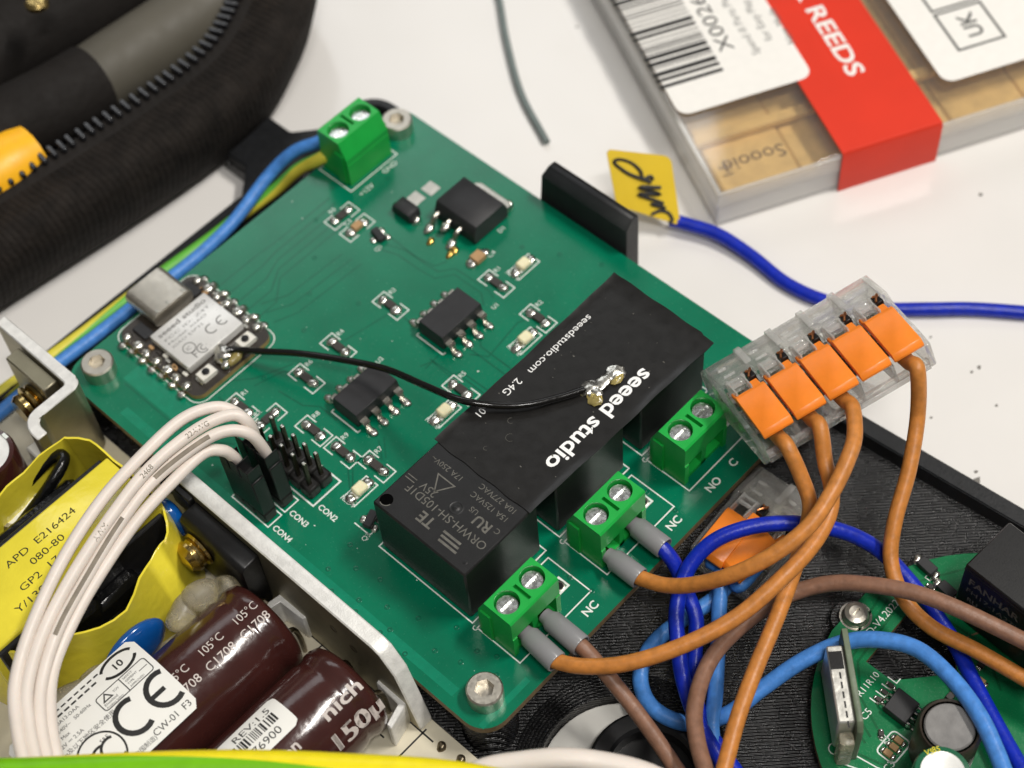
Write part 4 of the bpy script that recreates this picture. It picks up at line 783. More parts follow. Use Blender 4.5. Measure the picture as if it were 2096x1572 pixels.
t = B(); t.text('nich', 2.9, (-14.8, 19.6, 0), (1, 0, 0), (0, 1, 0), bold=1, wfix=7.2); [t.text('150µ', 4.2, (-16.8 + dx, 14.8, 0), (1, 0, 0), (0, 1, 0), wfix=9.6) for dx in (0, .13, .26, .38)]; t.text('on', 2.6, (-22.4, 19.6, 0), (1, 0, 0), (0, 1, 0), bold=1)
on_cyl(t, C2[0], C2[1] + .03, C2[2]); o = obj('printed_text', t, 'sleeve_print', cap2); o['kind'] = 'stuff'
for (y, xr, cp) in ((44.8, -8.2, cap1), (37.6, -8.4, cap1), (27.8, -7.0, cap2), (20.6, -7.0, cap2)):
    b = B(); b.tube([(xr - 1, y, .2), (xr + 1.2, y, .4), (xr + 2.2, y, -.6), (xr + 2.6, y - .2, -4), (xr + 2.6, y - .2, ZP)], .42, 10, 6); obj('lead', b, 'lead_wire', cp)
# stickers on the capacitors
def sticker(name, x0, y0, x1, y1, yc, r, zc, draw):
    b = B(); n_ = 14; vs_ = []
    corner = .9
    for k in range(n_ + 1):
        y = y0 + (y1 - y0) * k / n_; e = min(y - y0, y1 - y); ins = 0 if e > corner else corner - math.sqrt(max(0, corner ** 2 - (corner - e) ** 2))
        vs_ += [V((x0 + ins, y, 0)), V((x1 - ins, y, 0))]
    b.add(vs_, [(2 * k, 2 * k + 1, 2 * k + 3, 2 * k + 2) for k in range(n_)]); on_cyl(b, yc, r + .12, zc); o = obj(name, b, 'label_white', psu)
    t = B(); draw(t); on_cyl(t, yc, r + .15, zc); p = obj('printed_text', t, 'ink', o); p['kind'] = 'stuff'; return o
def C_(t, cx, cy, r, w): t.line([(x, y, 0) for x, y in arc(cx, cy, r, 62, 298, 16)], w)
def draw1(t):
    C_(t, -30.3, 39.2, 2.7, .85); C_(t, -24.6, 39.2, 2.7, .85); t.line([(-26.9, 39.2, 0), (-24.6, 39.2, 0)], .75)
    t.text('CW-01', 1.5, (-30.3, 34.5, 0), (1, 0, 0), (0, 1, 0)); t.text('F3', 1.5, (-24.9, 34.5, 0), (1, 0, 0), (0, 1, 0))
    for s in (0, 180): t.line([(-26.6 + 2.9 * math.cos(math.radians(a)), 47.6 + 1.75 * math.sin(math.radians(a)), 0) for a in range(s + 20, s + 170, 10)], .5)
    t.text('10', 1.8, (-27.7, 46.9, 0), (1, 0, 0), (0, 1, 0), bold=1)
    t.line([(x, y, 0) for x, y in rrect(-32.6, 42.6, -23.6, 45.4, .5, 3)], .16, closed=True); t.line([(-28.2, 42.6, 0), (-28.2, 45.4, 0)], .16)
    t.line([(-31.9, 44.0, 0), (-30.4, 44.0, 0), (-31.1, 45.1, 0)], .22, closed=True); t.text('TÜV', .55, (-30.0, 44.2, 0), (1, 0, 0), (0, 1, 0)); t.text('Rheinland', .6, (-32.2, 43.3, 0), (1, 0, 0), (0, 1, 0)); t.text('Product Safety', .5, (-32.2, 42.75, 0), (1, 0, 0), (0, 1, 0))
    for k, s in enumerate(('SAFETY', 'GEMEINT', 'TYPE', 'APPROVED')): t.text(s, .52, (-27.8, 44.7 - .62 * k, 0), (1, 0, 0), (0, 1, 0))
    t.line([(-25.4, 44.0, 0), (-23.9, 44.0, 0)], .12)
    t.line([(x, y, 0) for x, y in arc(-37.2, 38.0, 3.5, 0, 360, 32)], .3, closed=False)
    for k, cx in enumerate((-38.6, -37.1, -35.4)): C_(t, cx, 37.8 - .1 * k, 1.4 + .2 * k, .42)
    t.text('S&E', .95, (-36.2, 39.3, 0), (1, 0, 0), (0, 1, 0))
    t.text('NM-30A12-DAA', .85, (-40.6, 46.4, 0), (1, 0, 0), (0, 1, 0)); t.text('100V-240V~   50-60Hz', .85, (-41.4, 45.2, 0), (1, 0, 0), (0, 1, 0)); t.text('0.9A Max', .85, (-41.4, 44.0, 0), (1, 0, 0), (0, 1, 0)); t.text('+12V ⎓ 2.5A', .9, (-41.4, 42.8, 0), (1, 0, 0), (0, 1, 0)); t.text('海拔2000m及以下地区安全使用', .95, (-44.8, 41.5, 0), (1, 0, 0), (0, 1, 0))
    t.text('型号:', .8, (-43.8, 46.4, 0), (1, 0, 0), (0, 1, 0)); t.text('输入:', .8, (-44.4, 45.2, 0), (1, 0, 0), (0, 1, 0)); t.text('输出:', .8, (-44.4, 42.8, 0), (1, 0, 0), (0, 1, 0)); t.text('US', 1.2, (-43.2, 38.8, 0), (1, 0, 0), (0, 1, 0)); t.text('®', 1.2, (-43.6, 40.1, 0), (1, 0, 0), (0, 1, 0)); t.text('(中国制造)', .9, (-34.4, 34.3, 0), (1, 0, 0), (0, 1, 0))
    for k in range(9): t.line([(-41.5 + k * 1.25, 47.7, 0), (-40.6 + k * 1.25, 47.7, 0)], .35); t.line([(-40 + k * 1.2, 48.7, 0), (-39.2 + k * 1.2, 48.7, 0)], .3)
sticker('rating_sticker', -48.2, 35.0, -25.0, 51.2, C1[0] + .8, 34.0, 8.6 - 34.0, lambda t: (draw1(t), t.warp(lambda v: V((v.x - 2.3, v.y + 1.4, v.z)))))
def draw2(t):
    t.text('REV:1.5', 1.7, (-26.0, 26.9, 0), (1, 0, 0), (0, 1, 0), wfix=6.8); rnd_ = random.Random(2); x = -30.5
    while x < -18.9:
        w = rnd_.choice((.14, .14, .22, .34)); t.line([(x, 24.9, 0), (x, 26.6, 0)], w); x += w + rnd_.choice((.16, .2, .32))
    t.text('6076900', 1.7, (-27.2, 23.2, 0), (1, 0, 0), (0, 1, 0), wfix=7.2)
sticker('barcode_sticker', -34, 22.4, -17.4, 29.0, C2[0], C2[1], C2[2], draw2)
# disc capacitors and glue
b = B(); b.blob((-6.9, 64.2, 4.4), 1, .04, 3, (1.8, 3.9, 4.2)); obj('disc_capacitor', b, 'blue_epoxy', psu, sharp=80)
b = B(); b.blob((-24.6, 52.6, 1.2), 1, .04, 3, (6.0, 1.7, 5.0)); obj('disc_capacitor', b, 'blue_epoxy', psu, sharp=80)
for k, (x, y, z, sx, sy, sz) in enumerate(((-12.4, 50.4, 3.4, 3.8, 2.6, 3.4), (-16.4, 51.0, 2.4, 3.0, 2.4, 2.6), (-9.2, 49.2, 2.6, 2.2, 2.6, 3.2), (-38.5, 52.6, 1.0, 7.0, 3.2, 3.6), (-32.0, 52.4, .6, 4.0, 2.4, 3.0))):
    b = B(); b.blob((x, y, z), 1, .28, 3, (sx, sy, sz), seed=70 + k); obj('glue_blob', b, 'glue', psu, sharp=80)
# small upright capacitors at the far left
for (x, y, r, z1, m1) in ((-20.0, 92.0, 5.0, 9.4, 'sleeve'), (-21.5, 84.5, 4.0, 3.4, 'alu_dull_shaded')):
    b = B(); b.lathe([(r, ZP), (r, z1 - .6), (r - .25, z1), (r - .9, z1 + .1)], 36, TR((x, y, 0))); cp = obj('upright_capacitor', b, m1, psu)
    b = B(); b.lathe([(r - .95, z1 + .02), (r - 1.05, z1 - .15), (.001, z1 - .15)], 32, TR((x, y, 0))); obj('cap_end', b, 'cap_top', cp)
    b = B(); b.box((x + r - .95, y - .6, z1 + .11), (x + r - .4, y + .6, z1 + .14)); obj('polarity_mark', b, 'silk', cp)
b = B(); b.tube([(-24, 82, 2), (-16, 80.5, 8), (-12, 82, 9), (-14, 84.2, 8), (-24, 85.5, 3)], 1.0, 10, 6); obj('winding_lead', b, 'black_tape', psu)
# ------------------------------------------------------------------ black plugs and white leads
for (x, lab, y1) in ((4.55, 'black plug with white leads beside the heatsink, on the outer pins', 61.0), (8.15, 'black plug with white leads between the other plug and the bare pins', 61.2)):
    mt = TR((x, 54.0, 2.6)) @ M.Rotation(math.radians(-3), 4, 'X')
    pl = thing('lead_plug', lab, 'plug', mtx=mt, group='black plugs on the pin headers')
    b = B(); b.box((-1.25, 0, 0), (1.25, 7.6, 8.6), .18); obj('shell', b, 'black_plastic', pl, mt)
    b = B()
    for k in range(3): b.box((-.85, .55 + 2.54 * k, 8.62), (.85, 2.0 + 2.54 * k, 9.9), .1)
    for k in range(3):
        q = B(); q.box((-1.25, .25 + 2.54 * k, 8.5), (1.25, .45 + 2.54 * k, 11.4), .05); q.box((-1.25, .45 + 2.54 * k, 8.5), (-1.05, 2.3 + 2.54 * k, 11.4), .05); obj('socket', q, 'black_plastic', pl, mt)
GW = 'white leads of the power supply'
wl = []
WR = .94
wl.append(wire('white_lead', [P(487, 947, 11.0), P(478, 935, 13.5), (455, 922, 16), (418, 930, 17), (350, 985, 17.6), (282, 1065, 17.2), (215, 1155, 17), (155, 1255, 16.5), (110, 1370, 16), (104, 1480, 16), (128, 1600, 16)], WR, 'wire_white', 'white lead lowest in the bundle, entering the outer black plug', 'lead', GW))
wl.append(wire('white_lead', [P(548, 938, 10.5), P(540, 920, 13.0), (512, 889, 17), (468, 880, 18.6), (410, 905, 19), (318, 980, 19), (250, 1062, 18.8), (178, 1178, 18), (120, 1290, 17.6), (86, 1400, 17), (84, 1490, 17), (108, 1600, 17)], WR, 'wire_white', 'white lead bending deep into the inner black plug', 'lead', GW))
wl.append(wire('white_lead', [P(520, 902, 10.5), P(520, 890, 14), (505, 862, 18), (468, 850, 19.6), (400, 878, 20.4), (310, 956, 20.4), (232, 1048, 20), (155, 1168, 19), (90, 1290, 18.4), (58, 1400, 18), (60, 1490, 18), (84, 1600, 18)], WR, 'wire_white', 'white lead printed with grey lettering, on top of the bundle', 'lead', GW))
wl.append(wire('white_lead', [P(500, 880, 10.5), P(502, 868, 14), (485, 846, 18), (440, 834, 20), (370, 858, 21), (284, 938, 21.2), (202, 1032, 20.6), (124, 1156, 19.8), (62, 1290, 19), (32, 1400, 18.6), (36, 1495, 18.6), (58, 1600, 18.6)], WR, 'wire_white', 'white lead on the outer side of the bundle, nearest the wireless module', 'lead', GW))
def along(o, s, k, size, off=0., ln=None, w=None):
    """print on a lead, on the side that faces up and out"""
    pa = o_path[o]; p = pa[k]; tg = (pa[k + 2] - pa[k - 2]).normalized(); tocam = (EYE - p).normalized(); n_ = (tocam - tg * tocam.dot(tg)).normalized(); t = B()
    sd = n_.cross(tg)
    if s:
        xd = -tg; yd = n_.cross(xd); t.text(s, size, V((0, 0, 0)), (1, 0, 0), (0, 1, 0), 'c'); wrap = WR + .02
        vs2 = []
        for v in t.v:
            u = v[0]; jj = max(1, min(len(pa) - 2, k)); a = (v[1] - size * .35) / wrap + off; pp = p + xd * u
            # follow the bend of the lead
            d = 0; q = k; rem = -u
            while rem > 0 and q < len(pa) - 2 and rem > (pa[q + 1] - pa[q]).length: rem -= (pa[q + 1] - pa[q]).length; q += 1
            while rem < 0 and q > 1 and -rem > (pa[q] - pa[q - 1]).length: rem += (pa[q] - pa[q - 1]).length; q -= 1
            t2 = (pa[q + 1] - pa[q - 1]).normalized(); c_ = pa[q] + t2 * rem; n2 = (tocam - t2 * tocam.dot(t2)).normalized(); y2 = n2.cross(-t2); vs2.append(tuple(c_ + n2 * wrap * math.cos(a) + y2 * wrap * math.sin(a)))
        t.v = vs2
    else:
        wrap = WR + .02; N = 6; vs2 = []; fs = []
        for q in range(k, ln):
            t2 = (pa[q + 1] - pa[q - 1]).normalized(); n2 = (tocam - t2 * tocam.dot(t2)).normalized(); y2 = n2.cross(-t2)
            for j in range(N + 1): a = off + w * (j / N - .5); vs2.append(pa[q] + n2 * wrap * math.cos(a) + y2 * wrap * math.sin(a))
        for q in range(ln - k - 1):
            for j in range(N): fs.append((q * (N + 1) + j, q * (N + 1) + j + 1, (q + 1) * (N + 1) + j + 1, (q + 1) * (N + 1) + j))
        t.add(vs2, fs)
    r_ = obj('printed_text', t, 'wire_print', o, sharp=80); r_['kind'] = 'stuff'
along(wl[2], '22AWG', 32, 1.2); along(wl[2], '2468', 41, 1.2); along(wl[2], 'AWM', 51, 1.2)
along(wl[1], None, 30, 0, .15, 41, .75); along(wl[1], None, 48, 0, .15, 66, .7)
# ------------------------------------------------------------------ leads in the foreground
wire('earth_cable', [(-80, 1590, 24), (60, 1586, 24), (300, 1575, 24), (520, 1573, 24), (720, 1578, 24), (900, 1592, 24), (1050, 1616, 24), (1180, 1652, 24)], 2.3, ['wire_green', 'wire_yellow'], 'thick green and yellow cable across the bottom edge, out of focus', 'cable', n=24, slot=lambda k, j: 1 if math.cos(2 * math.pi * (j - .53)) > 0 else 0, twist=.47)
wc = wire('white_cable', [(900, 1620, 14), (985, 1576, 15), (1060, 1561, 15.5), (1150, 1553, 16), (1240, 1561, 15.5), (1320, 1582, 15), (1400, 1620, 14)], 1.5, 'wire_white', 'cream white lead curving across the bottom edge in front of the black ring', 'lead')
wire('white_lead', [(930, 1640, 12), (1010, 1600, 13), (1090, 1585, 13.5), (1160, 1580, 14), (1240, 1588, 13.5), (1310, 1606, 13), (1380, 1650, 12)], 1.2, 'wire_white', 'white lead half hidden under the cream lead at the bottom edge', 'lead')
# ------------------------------------------------------------------ small round switch board in the tray
ZR = -7.0
rbd = thing('round_board', 'small round green circuit board with a tall black relay, standing in the tray corner', 'circuit board', (54, -48, ZR - 1.2))
CX, CY, RR = 54.3, -48.8, 27.8
a0 = math.degrees(math.asin((-21.4 - CY) / RR)); outl = arc(CX, CY, RR, 180 - a0, 360 + a0, 60)
cut = [(48.8, -28.3), (60.5, -28.2), (60.5, -36.5), (56, -39.5), (48.8, -33.0)]
bm_ = bmesh.new()
def loop(pts, z): return [bm_.verts.new((p[0], p[1], z)) for p in pts]
tp, tc_, bt, bc_ = loop(outl, ZR), loop(cut, ZR), loop(outl, ZR - 1.2), loop(cut, ZR - 1.2)
ed = [bm_.edges.new((l[k], l[(k + 1) % len(l)])) for l in (tp, tc_) for k in range(len(l))]
bmesh.ops.triangle_fill(bm_, use_beauty=True, use_dissolve=False, edges=ed)
for f in bm_.faces:
    f.normal_update()
    if f.normal.z < 0: f.normal_flip()
nt_ = len(bm_.faces)
for l, l2 in ((tp, bt), (tc_, bc_)):
    for k in range(len(l)): bm_.faces.new((l[k], l2[k], l2[(k + 1) % len(l)], l[(k + 1) % len(l)]))
b = B().bm(bm_); b.mi = [0] * nt_ + [1] * (len(b.f) - nt_); obj('board', b, ['pcb2', 'fr4'], rbd)
for (x, y) in ((53.9, -22.4), (36, -58), (70, -36)):
    b = B(); b.lathe([(3.4, ZT + 2.9), (3.4, ZR - 1.25), (.001, ZR - 1.25)], 24, TR((x, y, 0))); obj('standoff', b, 'tray', rbd)
b = B(); b.lathe([(2.0, ZR + .02), (2.0, ZR + .6), (1.75, ZR + 1.1), (1.1, ZR + 1.4)], 24, TR((53.9, -22.6, 0))); hexdisc(b, (53.9, -22.6), 1.1, slot(.4, 1.6), ZR + 1.4, .5, 24); obj('pan_screw', b, 'steel', rbd)
b = B(); b.lathe([(2.1, ZR + .02), (2.5, ZR + .02)], 24, TR((53.9, -22.6, 0))); obj('screw_pad', b, 'tin', rbd)
z = ZR + .02; tk = B()
for q in ([(59, -23.4), (47, -25.2), (40.5, -29.8), (38.2, -36)], [(59.4, -24.6), (47.6, -26.4), (41.8, -30.4), (39.5, -36)], [(58, -26.6), (48, -27.4), (43.6, -31.2), (41.2, -36)], [(35.6, -34), (37.5, -41), (36.8, -48)], [(33.4, -36), (35.6, -42), (34.5, -52)], [(62, -24.4), (74, -32)], [(66, -33), (76, -38)], [(62.5, -30), (62.5, -40), (58, -46)]):
    tk.line([(x, y, z) for x, y in q], .38)
tk.lathe([(.5, z), (.9, z)], 16, TR((37.6, -32.6, 0))); o = obj('track', tk, 'pcb2_trace', rbd); o['kind'] = 'stuff'
lg = B(); z = ZR + .03
def PT(s, x, y, size, ang, bold=0):
    c_, s_ = math.cos(math.radians(ang)), math.sin(math.radians(ang)); lg.text(s, size, (x, y, z), (c_, s_, 0), (-s_, c_, 0), bold=bold)
PT('D-V4.2022', 52.7, -26.4, 1.7, 0); PT('R11R10', 43.6, -31.2, 1.5, 0); PT('C5', 41.0, -33.9, 1.6, 0); PT('C2', 40.0, -36.6, 1.6, -90); PT('C3', 36.6, -41.2, 1.6, 0); PT('R4', 34.9, -40.7, 1.6, 0); PT('R15', 33.2, -39.6, 1.5, 0); PT('C9', 29.9, -36.6, 1.5, -30); PT('C4', 30.6, -39.6, 1.5, -30); PT('D3', 66.0, -27.6, 1.5, 0)
for (x, y, w, h) in ((40.4, -39.4, 4.4, 3.2), (36.2, -43.6, 2.2, 5.0), (33.6, -43.8, 2.2, 4.6)): lg.line([(p[0], p[1], z) for p in rrect(x - w / 2, y - h / 2, x + w / 2, y + h / 2, .7, 3)], .22, closed=True)
for k in range(4): lg.line([(44.4 + k * 1.5, -32.2, z), (44.4 + k * 1.5, -33.8, z), (45.4 + k * 1.5, -33.8, z)], .18)
lg.line([(p[0], p[1], z) for p in arc(34.6, -33.2, .9, 0, 360)], .16); lg.line([(33.2, -34.6, z), (35.2, -40, z), (36.4, -40.2, z), (35.4, -34, z)], .2)
o = obj('printed_legend', lg, 'silk', rbd); o['kind'] = 'stuff'
def rchip(x, y, ang, l, w, h, m_, name='chip_capacitor'):
    m4 = TR((x, y, ZR)) @ RZ(ang); b = B(); b.box((-l * .28, -w / 2, .05), (l * .28, w / 2, h), .05); o = place(name, mesh(name, b, m_), rbd, m4)
    for s in (-1, 1):
        e = B(); e.blob((s * l * .42, 0, h * .4), 1, .15, 2, (l * .16, w * .55, h * .55)); place('solder_joint', mesh('solder_joint', e, 'solder'), o, m4)
for k, (x, y) in enumerate(((41.6, -39.4), (40.3, -39.5), (39.0, -39.4))): rchip(x, y, 90, 2.2, .95, .6, 'ceramic')
for k in range(3): rchip(45.0 + k * 1.5, -33.4, 90, 1.5, .7, .4, 'resistor', 'chip_resistor')
rchip(36.2, -43.6, 90, 3.0, 1.4, .8, 'ceramic'); rchip(33.8, -43.6, 90, 2.6, 1.3, .5, 'resistor', 'chip_resistor'); rchip(34.4, -47.2, 90, 2.6, 1.3, .7, 'ceramic'); rchip(40.8, -36.9, 40, 1.4, .8, .5, 'resistor', 'chip_resistor'); rchip(34.3, -41.5, 0, 1.4, .8, .4, 'resistor', 'chip_resistor'); rchip(32.8, -40.6, 0, 1.4, .8, .4, 'resistor', 'chip_resistor')
for k, (x, y) in enumerate(((67.6, -25.9), (66.2, -30.6))):
    m4 = TR((x, y, ZR)) @ RZ(-8); b = B(); b.box((-.9, -1.5, .2), (.9, 1.5, 1.2), .12); o = place('diode', mesh('diode', b, 'chip'), rbd, m4)
    for s in (-1, 1):
        e = B(); e.blob((0, s * 1.9, .4), 1, .2, 2, (1.0, .7, .6)); place('solder_joint', mesh('solder_joint', e, 'solder'), o, m4)
for (x, y, a) in ((59.6, -41.5, 0), (61.6, -43.6, 90), (57.2, -43.0, 90), (52.2, -41.0, 0), (49.6, -47.2, 90), (50.8, -44.0, 0), (62.4, -47.0, 0)): rchip(x, y, a, 2.0, 1.0, .6, 'ceramic' if a else 'resistor', 'chip_capacitor' if a else 'chip_resistor')
for k in range(4): rchip(63.4 + .95 * k, -25.6 - 1.35 * k, 90, 1.5, .8, .5, 'resistor', 'chip_resistor')
# control chip
b = B(); b.prism([(43.8, -38.8), (47.8, -38.6), (47.9, -34.7), (43.9, -34.9)], ZR + .2, ZR + 1.7, bev=.12); ic = obj('control_chip', b, 'chip', rbd)
for k in range(4):
    for s in (0, 1):
        b = B(); x = 44.4 + k * 1.0; b.tube([(x, -34.9 if s else -38.6, ZR + 1.0), (x, -34.2 if s else -39.3, ZR + .9), (x, -33.9 if s else -39.6, ZR + .25), (x, -33.4 if s else -40.1, ZR + .2)], .2, 6, 3); obj('lead', b, 'solder', ic)
# inductor and green capacitor
b = B(); b.lathe([(4.6, ZR), (4.6, ZR + 8.4), (4.2, ZR + 9.2), (3.9, ZR + 9.0)], 36, TR((44.3, -44.9, 0))); ind = obj('inductor', b, 'inductor', rbd)
b = B(); b.lathe([(.001, ZR + 9.25), (3.4, ZR + 9.25), (3.6, ZR + 9.0)], 32, TR((44.3, -44.9, 0))); obj('ferrite_face', b, 'inductor_top', ind)
b = B(); b.lathe([(4.1, ZR), (4.1, ZR + 8.8), (3.8, ZR + 9.5), (3.1, ZR + 9.6)], 36, TR((37.9, -48.1, 0))); gc = obj('green_capacitor', b, 'cap_green', rbd)
b = B(); b.lathe([(.001, ZR + 9.5), (2.9, ZR + 9.5), (3.1, ZR + 9.62)], 32, TR((37.9, -48.1, 0))); obj('cap_end', b, 'cap_top', gc)
t = B()
for k, s in enumerate(('V5', '85')): t.text(s, 1.2, (38.3 + 1.0 * k, -44.95 - .5 * k, ZR + 9.66), (.8, -.6, 0), (.6, .8, 0))
o = obj('printed_text', t, 'tape', gc); o['kind'] = 'stuff'
b = B(); b.prism(arc(37.9, -48.1, 3.7, 165, 215, 6) + arc(37.9, -48.1, 3.15, 215, 165, 6), ZR + 9.55, ZR + 9.63); obj('polarity_mark', b, 'tape', gc)
# upright radio module with metal can
A_, B_ = P(1722, 1286, 4.2), P(1757, 1492, 4.2); dxy = (B_ - A_); dxy.z = 0; Lm = dxy.length; dxy.normalize()
md = M(((dxy.x, dxy.y, 0, A_.x), (dxy.y, -dxy.x, 0, A_.y), (0, 0, 1, 0), (0, 0, 0, 1)))     # local x along the module, y towards the viewer's left
if (md.to_3x3() @ V((0, 1, 0))).dot(CR) > 0: md = M(((dxy.x, -dxy.y, 0, A_.x), (dxy.y, dxy.x, 0, A_.y), (0, 0, 1, 0), (0, 0, 0, 1)))
b = B(); b.prism([(0, ZR), (0, 4.2), (Lm * .93, 4.2), (Lm, 2.6), (Lm, ZR)], 0, -.9, 'y', .08); rm_ = place('radio_module', mesh('radio_module', b, 'module_green'), rbd, md)
b = B(); b.box((2.2, .02, -5.4), (Lm - 1.4, 2.5, 3.4), .25); b.mi = [0] * len(b.f); place('shield_can', mesh('shield_can', b, 'can'), rm_, md)
b = B(); b.box((3.2, .4, 3.42), (6.0, 2.3, 3.46)); place('can_window', mesh('can_window', b, 'black_plastic'), rm_, md)
b = B()
for k in range(6): b.box((6.5 + k * 1.5, 1.0, 3.42), (7.5 + k * 1.5, 1.25, 3.46))
o = place('can_slot', mesh('can_slot', b, 'ink'), rm_, md); o['kind'] = 'stuff'
b = B(); b.box((Lm - 1.3, .1, -6.9), (Lm + .9, 2.3, .6), .5, seg=2); place('glue_blob', mesh('glue_blob', b, 'glue'), rm_, md)
# tall relay
ang = -4
mr = TR((63.9, -32.9, 0)) @ RZ(ang)
b = B(); b.prism([(0, 0), (10.2, 0), (10.2, -18.6), (0, -18.6)], ZR + .3, 8.0, bev=.25); rl = place('tall_relay', mesh('tall_relay', b, 'black_plastic'), rbd, mr)
b = B(); b.prism([(-.06, -.06), (10.26, -.06), (10.26, -18.66), (-.06, -18.66)], 6.9, 7.15); place('lid_seam', mesh('lid_seam', b, 'relay'), rl, mr)
t = B(); X, Y = (0, -1, 0), (0, 0, 1)
t.text('FANHAR', 2.3, (-.02, -1.2, 3.9), X, Y, bold=1); t.text('FH17-1A2TLE', 1.6, (-.02, -1.2, 1.7), X, Y, wfix=10.5); t.text('RU', 1.5, (-.02, -1.8, -.6), X, Y, bold=1); t.text('US', .8, (-.02, -4.2, -.6), X, Y); t.text('10A 250VAC', 1.3, (-.02, -1.2, -2.6), X, Y)
for r in (1.0, .6): t.tube([(-.02, -7.6 + r * 1.4 * math.cos(a * .524), -.4 + r * .8 * math.sin(a * .524)) for a in range(13)], .06, 4, 1)
o = place('printed_text', mesh('printed_text', t, 'relay_print'), rl, mr); o['kind'] = 'stuff'
# ------------------------------------------------------------------ clear case of reeds
fd, ldv = V((.885, -.466, 0)), V((.466, .885, 0)); O = V((104.3, 45.2, ZT))
mb = M(((fd.x, ldv.x, 0, O.x), (fd.y, ldv.y, 0, O.y), (0, 0, 1, O.z), (0, 0, 0, 1)))
def FL(px, py, z): v = mb.inverted() @ P(px, py, z); return v.x, v.y
case = thing('reed_case', 'clear plastic case of reeds wrapped in a red paper band with labels', 'case', mtx=mb)
FW, FLn, FH = 82.0, 110.0, 10.0
b = B(); b.box((0, 0, .02), (FW, FLn, .9), .2); b.box((0, 0, .92), (FW, 1.0, 8.4), .2); b.box((0, 1.02, .92), (1.0, FLn, 8.4), .2); b.box((FW - 1, 1.02, .92), (FW, FLn, 8.4), .2)
place('tray_shell', mesh('tray_shell', b, 'box_wall'), case, mb)
b = B(); b.box((-.5, -.5, 9.0), (FW + .5, FLn, FH), .35); b.box((-.5, -.5, 5.6), (FW + .5, -.02, 8.98), .12); b.box((-.5, 0, 5.6), (-.02, FLn, 8.98), .12)
place('lid_shell', mesh('lid_shell', b, 'box_clear'), case, mb)
for k in range(5):
    b = B(); x0 = 3.0 + k * 15.4; b.prism([(x0, 2.6), (x0 + 15.2, 2.6), (x0 + 15.2, 66), (x0, 66)], 2.0, 3.6 + (.6 if k == 0 else 0), bev=.5); rd = place('reed', mesh('reed', b, 'reed'), case, mb)
    if k: continue
    t = B(); t.text('Soooid', 4.4, (x0 + 14.6, 10.8, 4.24 if k == 0 else 3.64), (-1, 0, 0), (0, -1, 0)); t.text('1.5', 3.0, (x0 + 3.4, 6.6, 4.24 if k == 0 else 3.64), (0, 1, 0), (-1, 0, 0)); o = place('printed_text', mesh('printed_text', t, 'reed_print'), rd, mb); o['kind'] = 'stuff'
b = B(); b.box((2, 14.6, 4.4), (FW - 2, 17.0, 6.2), .3); place('holder_bar', mesh('holder_bar', b, 'reed'), case, mb)
f0, f1 = 23.9, 43.8
b = B(); q = [(-.75, .06), (-.75, 9.6), (-.35, 10.25), (0, 10.32), (FLn, 10.32)]; q2 = [(FLn, 10.12), (.0, 10.12), (-.22, 10.05), (-.55, 9.5), (-.55, .06)]
b.prism([(y, z_) for y, z_ in q + q2], f0, f1, 'x'); band = place('paper_band', mesh('paper_band', b, 'red_band'), case, mb)
t = B(); t.text('X REEDS', 5.0, (f0 + 9.2, 42.6, 10.34), (0, -1, 0), (1, 0, 0), bold=1, wfix=26.5); o = place('printed_text', mesh('printed_text', t, 'paper'), band, mb); o['kind'] = 'stuff'
la = FL(1372, 245, -3.6); lb2 = FL(1662, 150, -3.6)
lab = B(); lab.prism(rrect(.4, la[1], lb2[0], la[1] + 70, 2.4, 5), 10.36, 10.46); lo = place('barcode_label', mesh('barcode_label', lab, 'paper'), case, mb)
t = B(); y = la[1] + 7.6; rnd = random.Random(11); fa, fb = FL(1355, 188, -3.5)[0], FL(1482, 145, -3.5)[0]
while y < la[1] + 48:
    w = rnd.choice((.35, .35, .6, .9, 1.2)); t.box((fa, y, 10.462), (fb, y + w, 10.472)); y += w + rnd.choice((.4, .5, .8))
t.text('X0026C', 4.2, (fb + 4.2, la[1] + 12.0, 10.47), (0, 1, 0), (-1, 0, 0), wfix=20); o = place('printed_text', mesh('printed_text', t, 'ink'), lo, mb); o['kind'] = 'stuff'
t = B()
for k, s in enumerate(('Spend ill Parts Play', 'for Easy Play', 'New Made')): t.text(s, 2.3, (fb + 8.2 + 3.6 * k, la[1] + 9 + 2.5 * (k % 2), 10.47), (0, 1, 0), (-1, 0, 0))
o = place('printed_text', mesh('printed_text', t, 'ink_grey'), lo, mb); o['kind'] = 'stuff'
lc = FL(1945, 175, -3.6)
lab = B(); lab.prism(rrect(lc[0] - .5, lc[1] + 1.0, lc[0] + 40, lc[1] + 60, 2.4, 5), 10.06, 10.16); lo = place('address_label', mesh('address_label', lab, 'paper'), case, mb)
t = B(); u0, u1 = FL(1905, 20, -3.6), FL(2050, 70, -3.6); ka = FL(1975, 100, -3.6)
x0, y0 = lc[0] + 5.8, lc[1] + 7.6
for k in range(4): t.line([(x0, y0 + k * 11, 10.17), (x0 + 9.5, y0 + k * 11, 10.17), (x0 + 9.5, y0 + 10 + k * 11, 10.17), (x0, y0 + 10 + k * 11, 10.17)], .6, closed=True)
t.text('UK', 4.6, (x0 + 6.6, y0 + 2.0, 10.17), (0, 1, 0), (-1, 0, 0), bold=1); o = place('printed_text', mesh('printed_text', t, 'ink_grey'), lo, mb); o['kind'] = 'stuff'
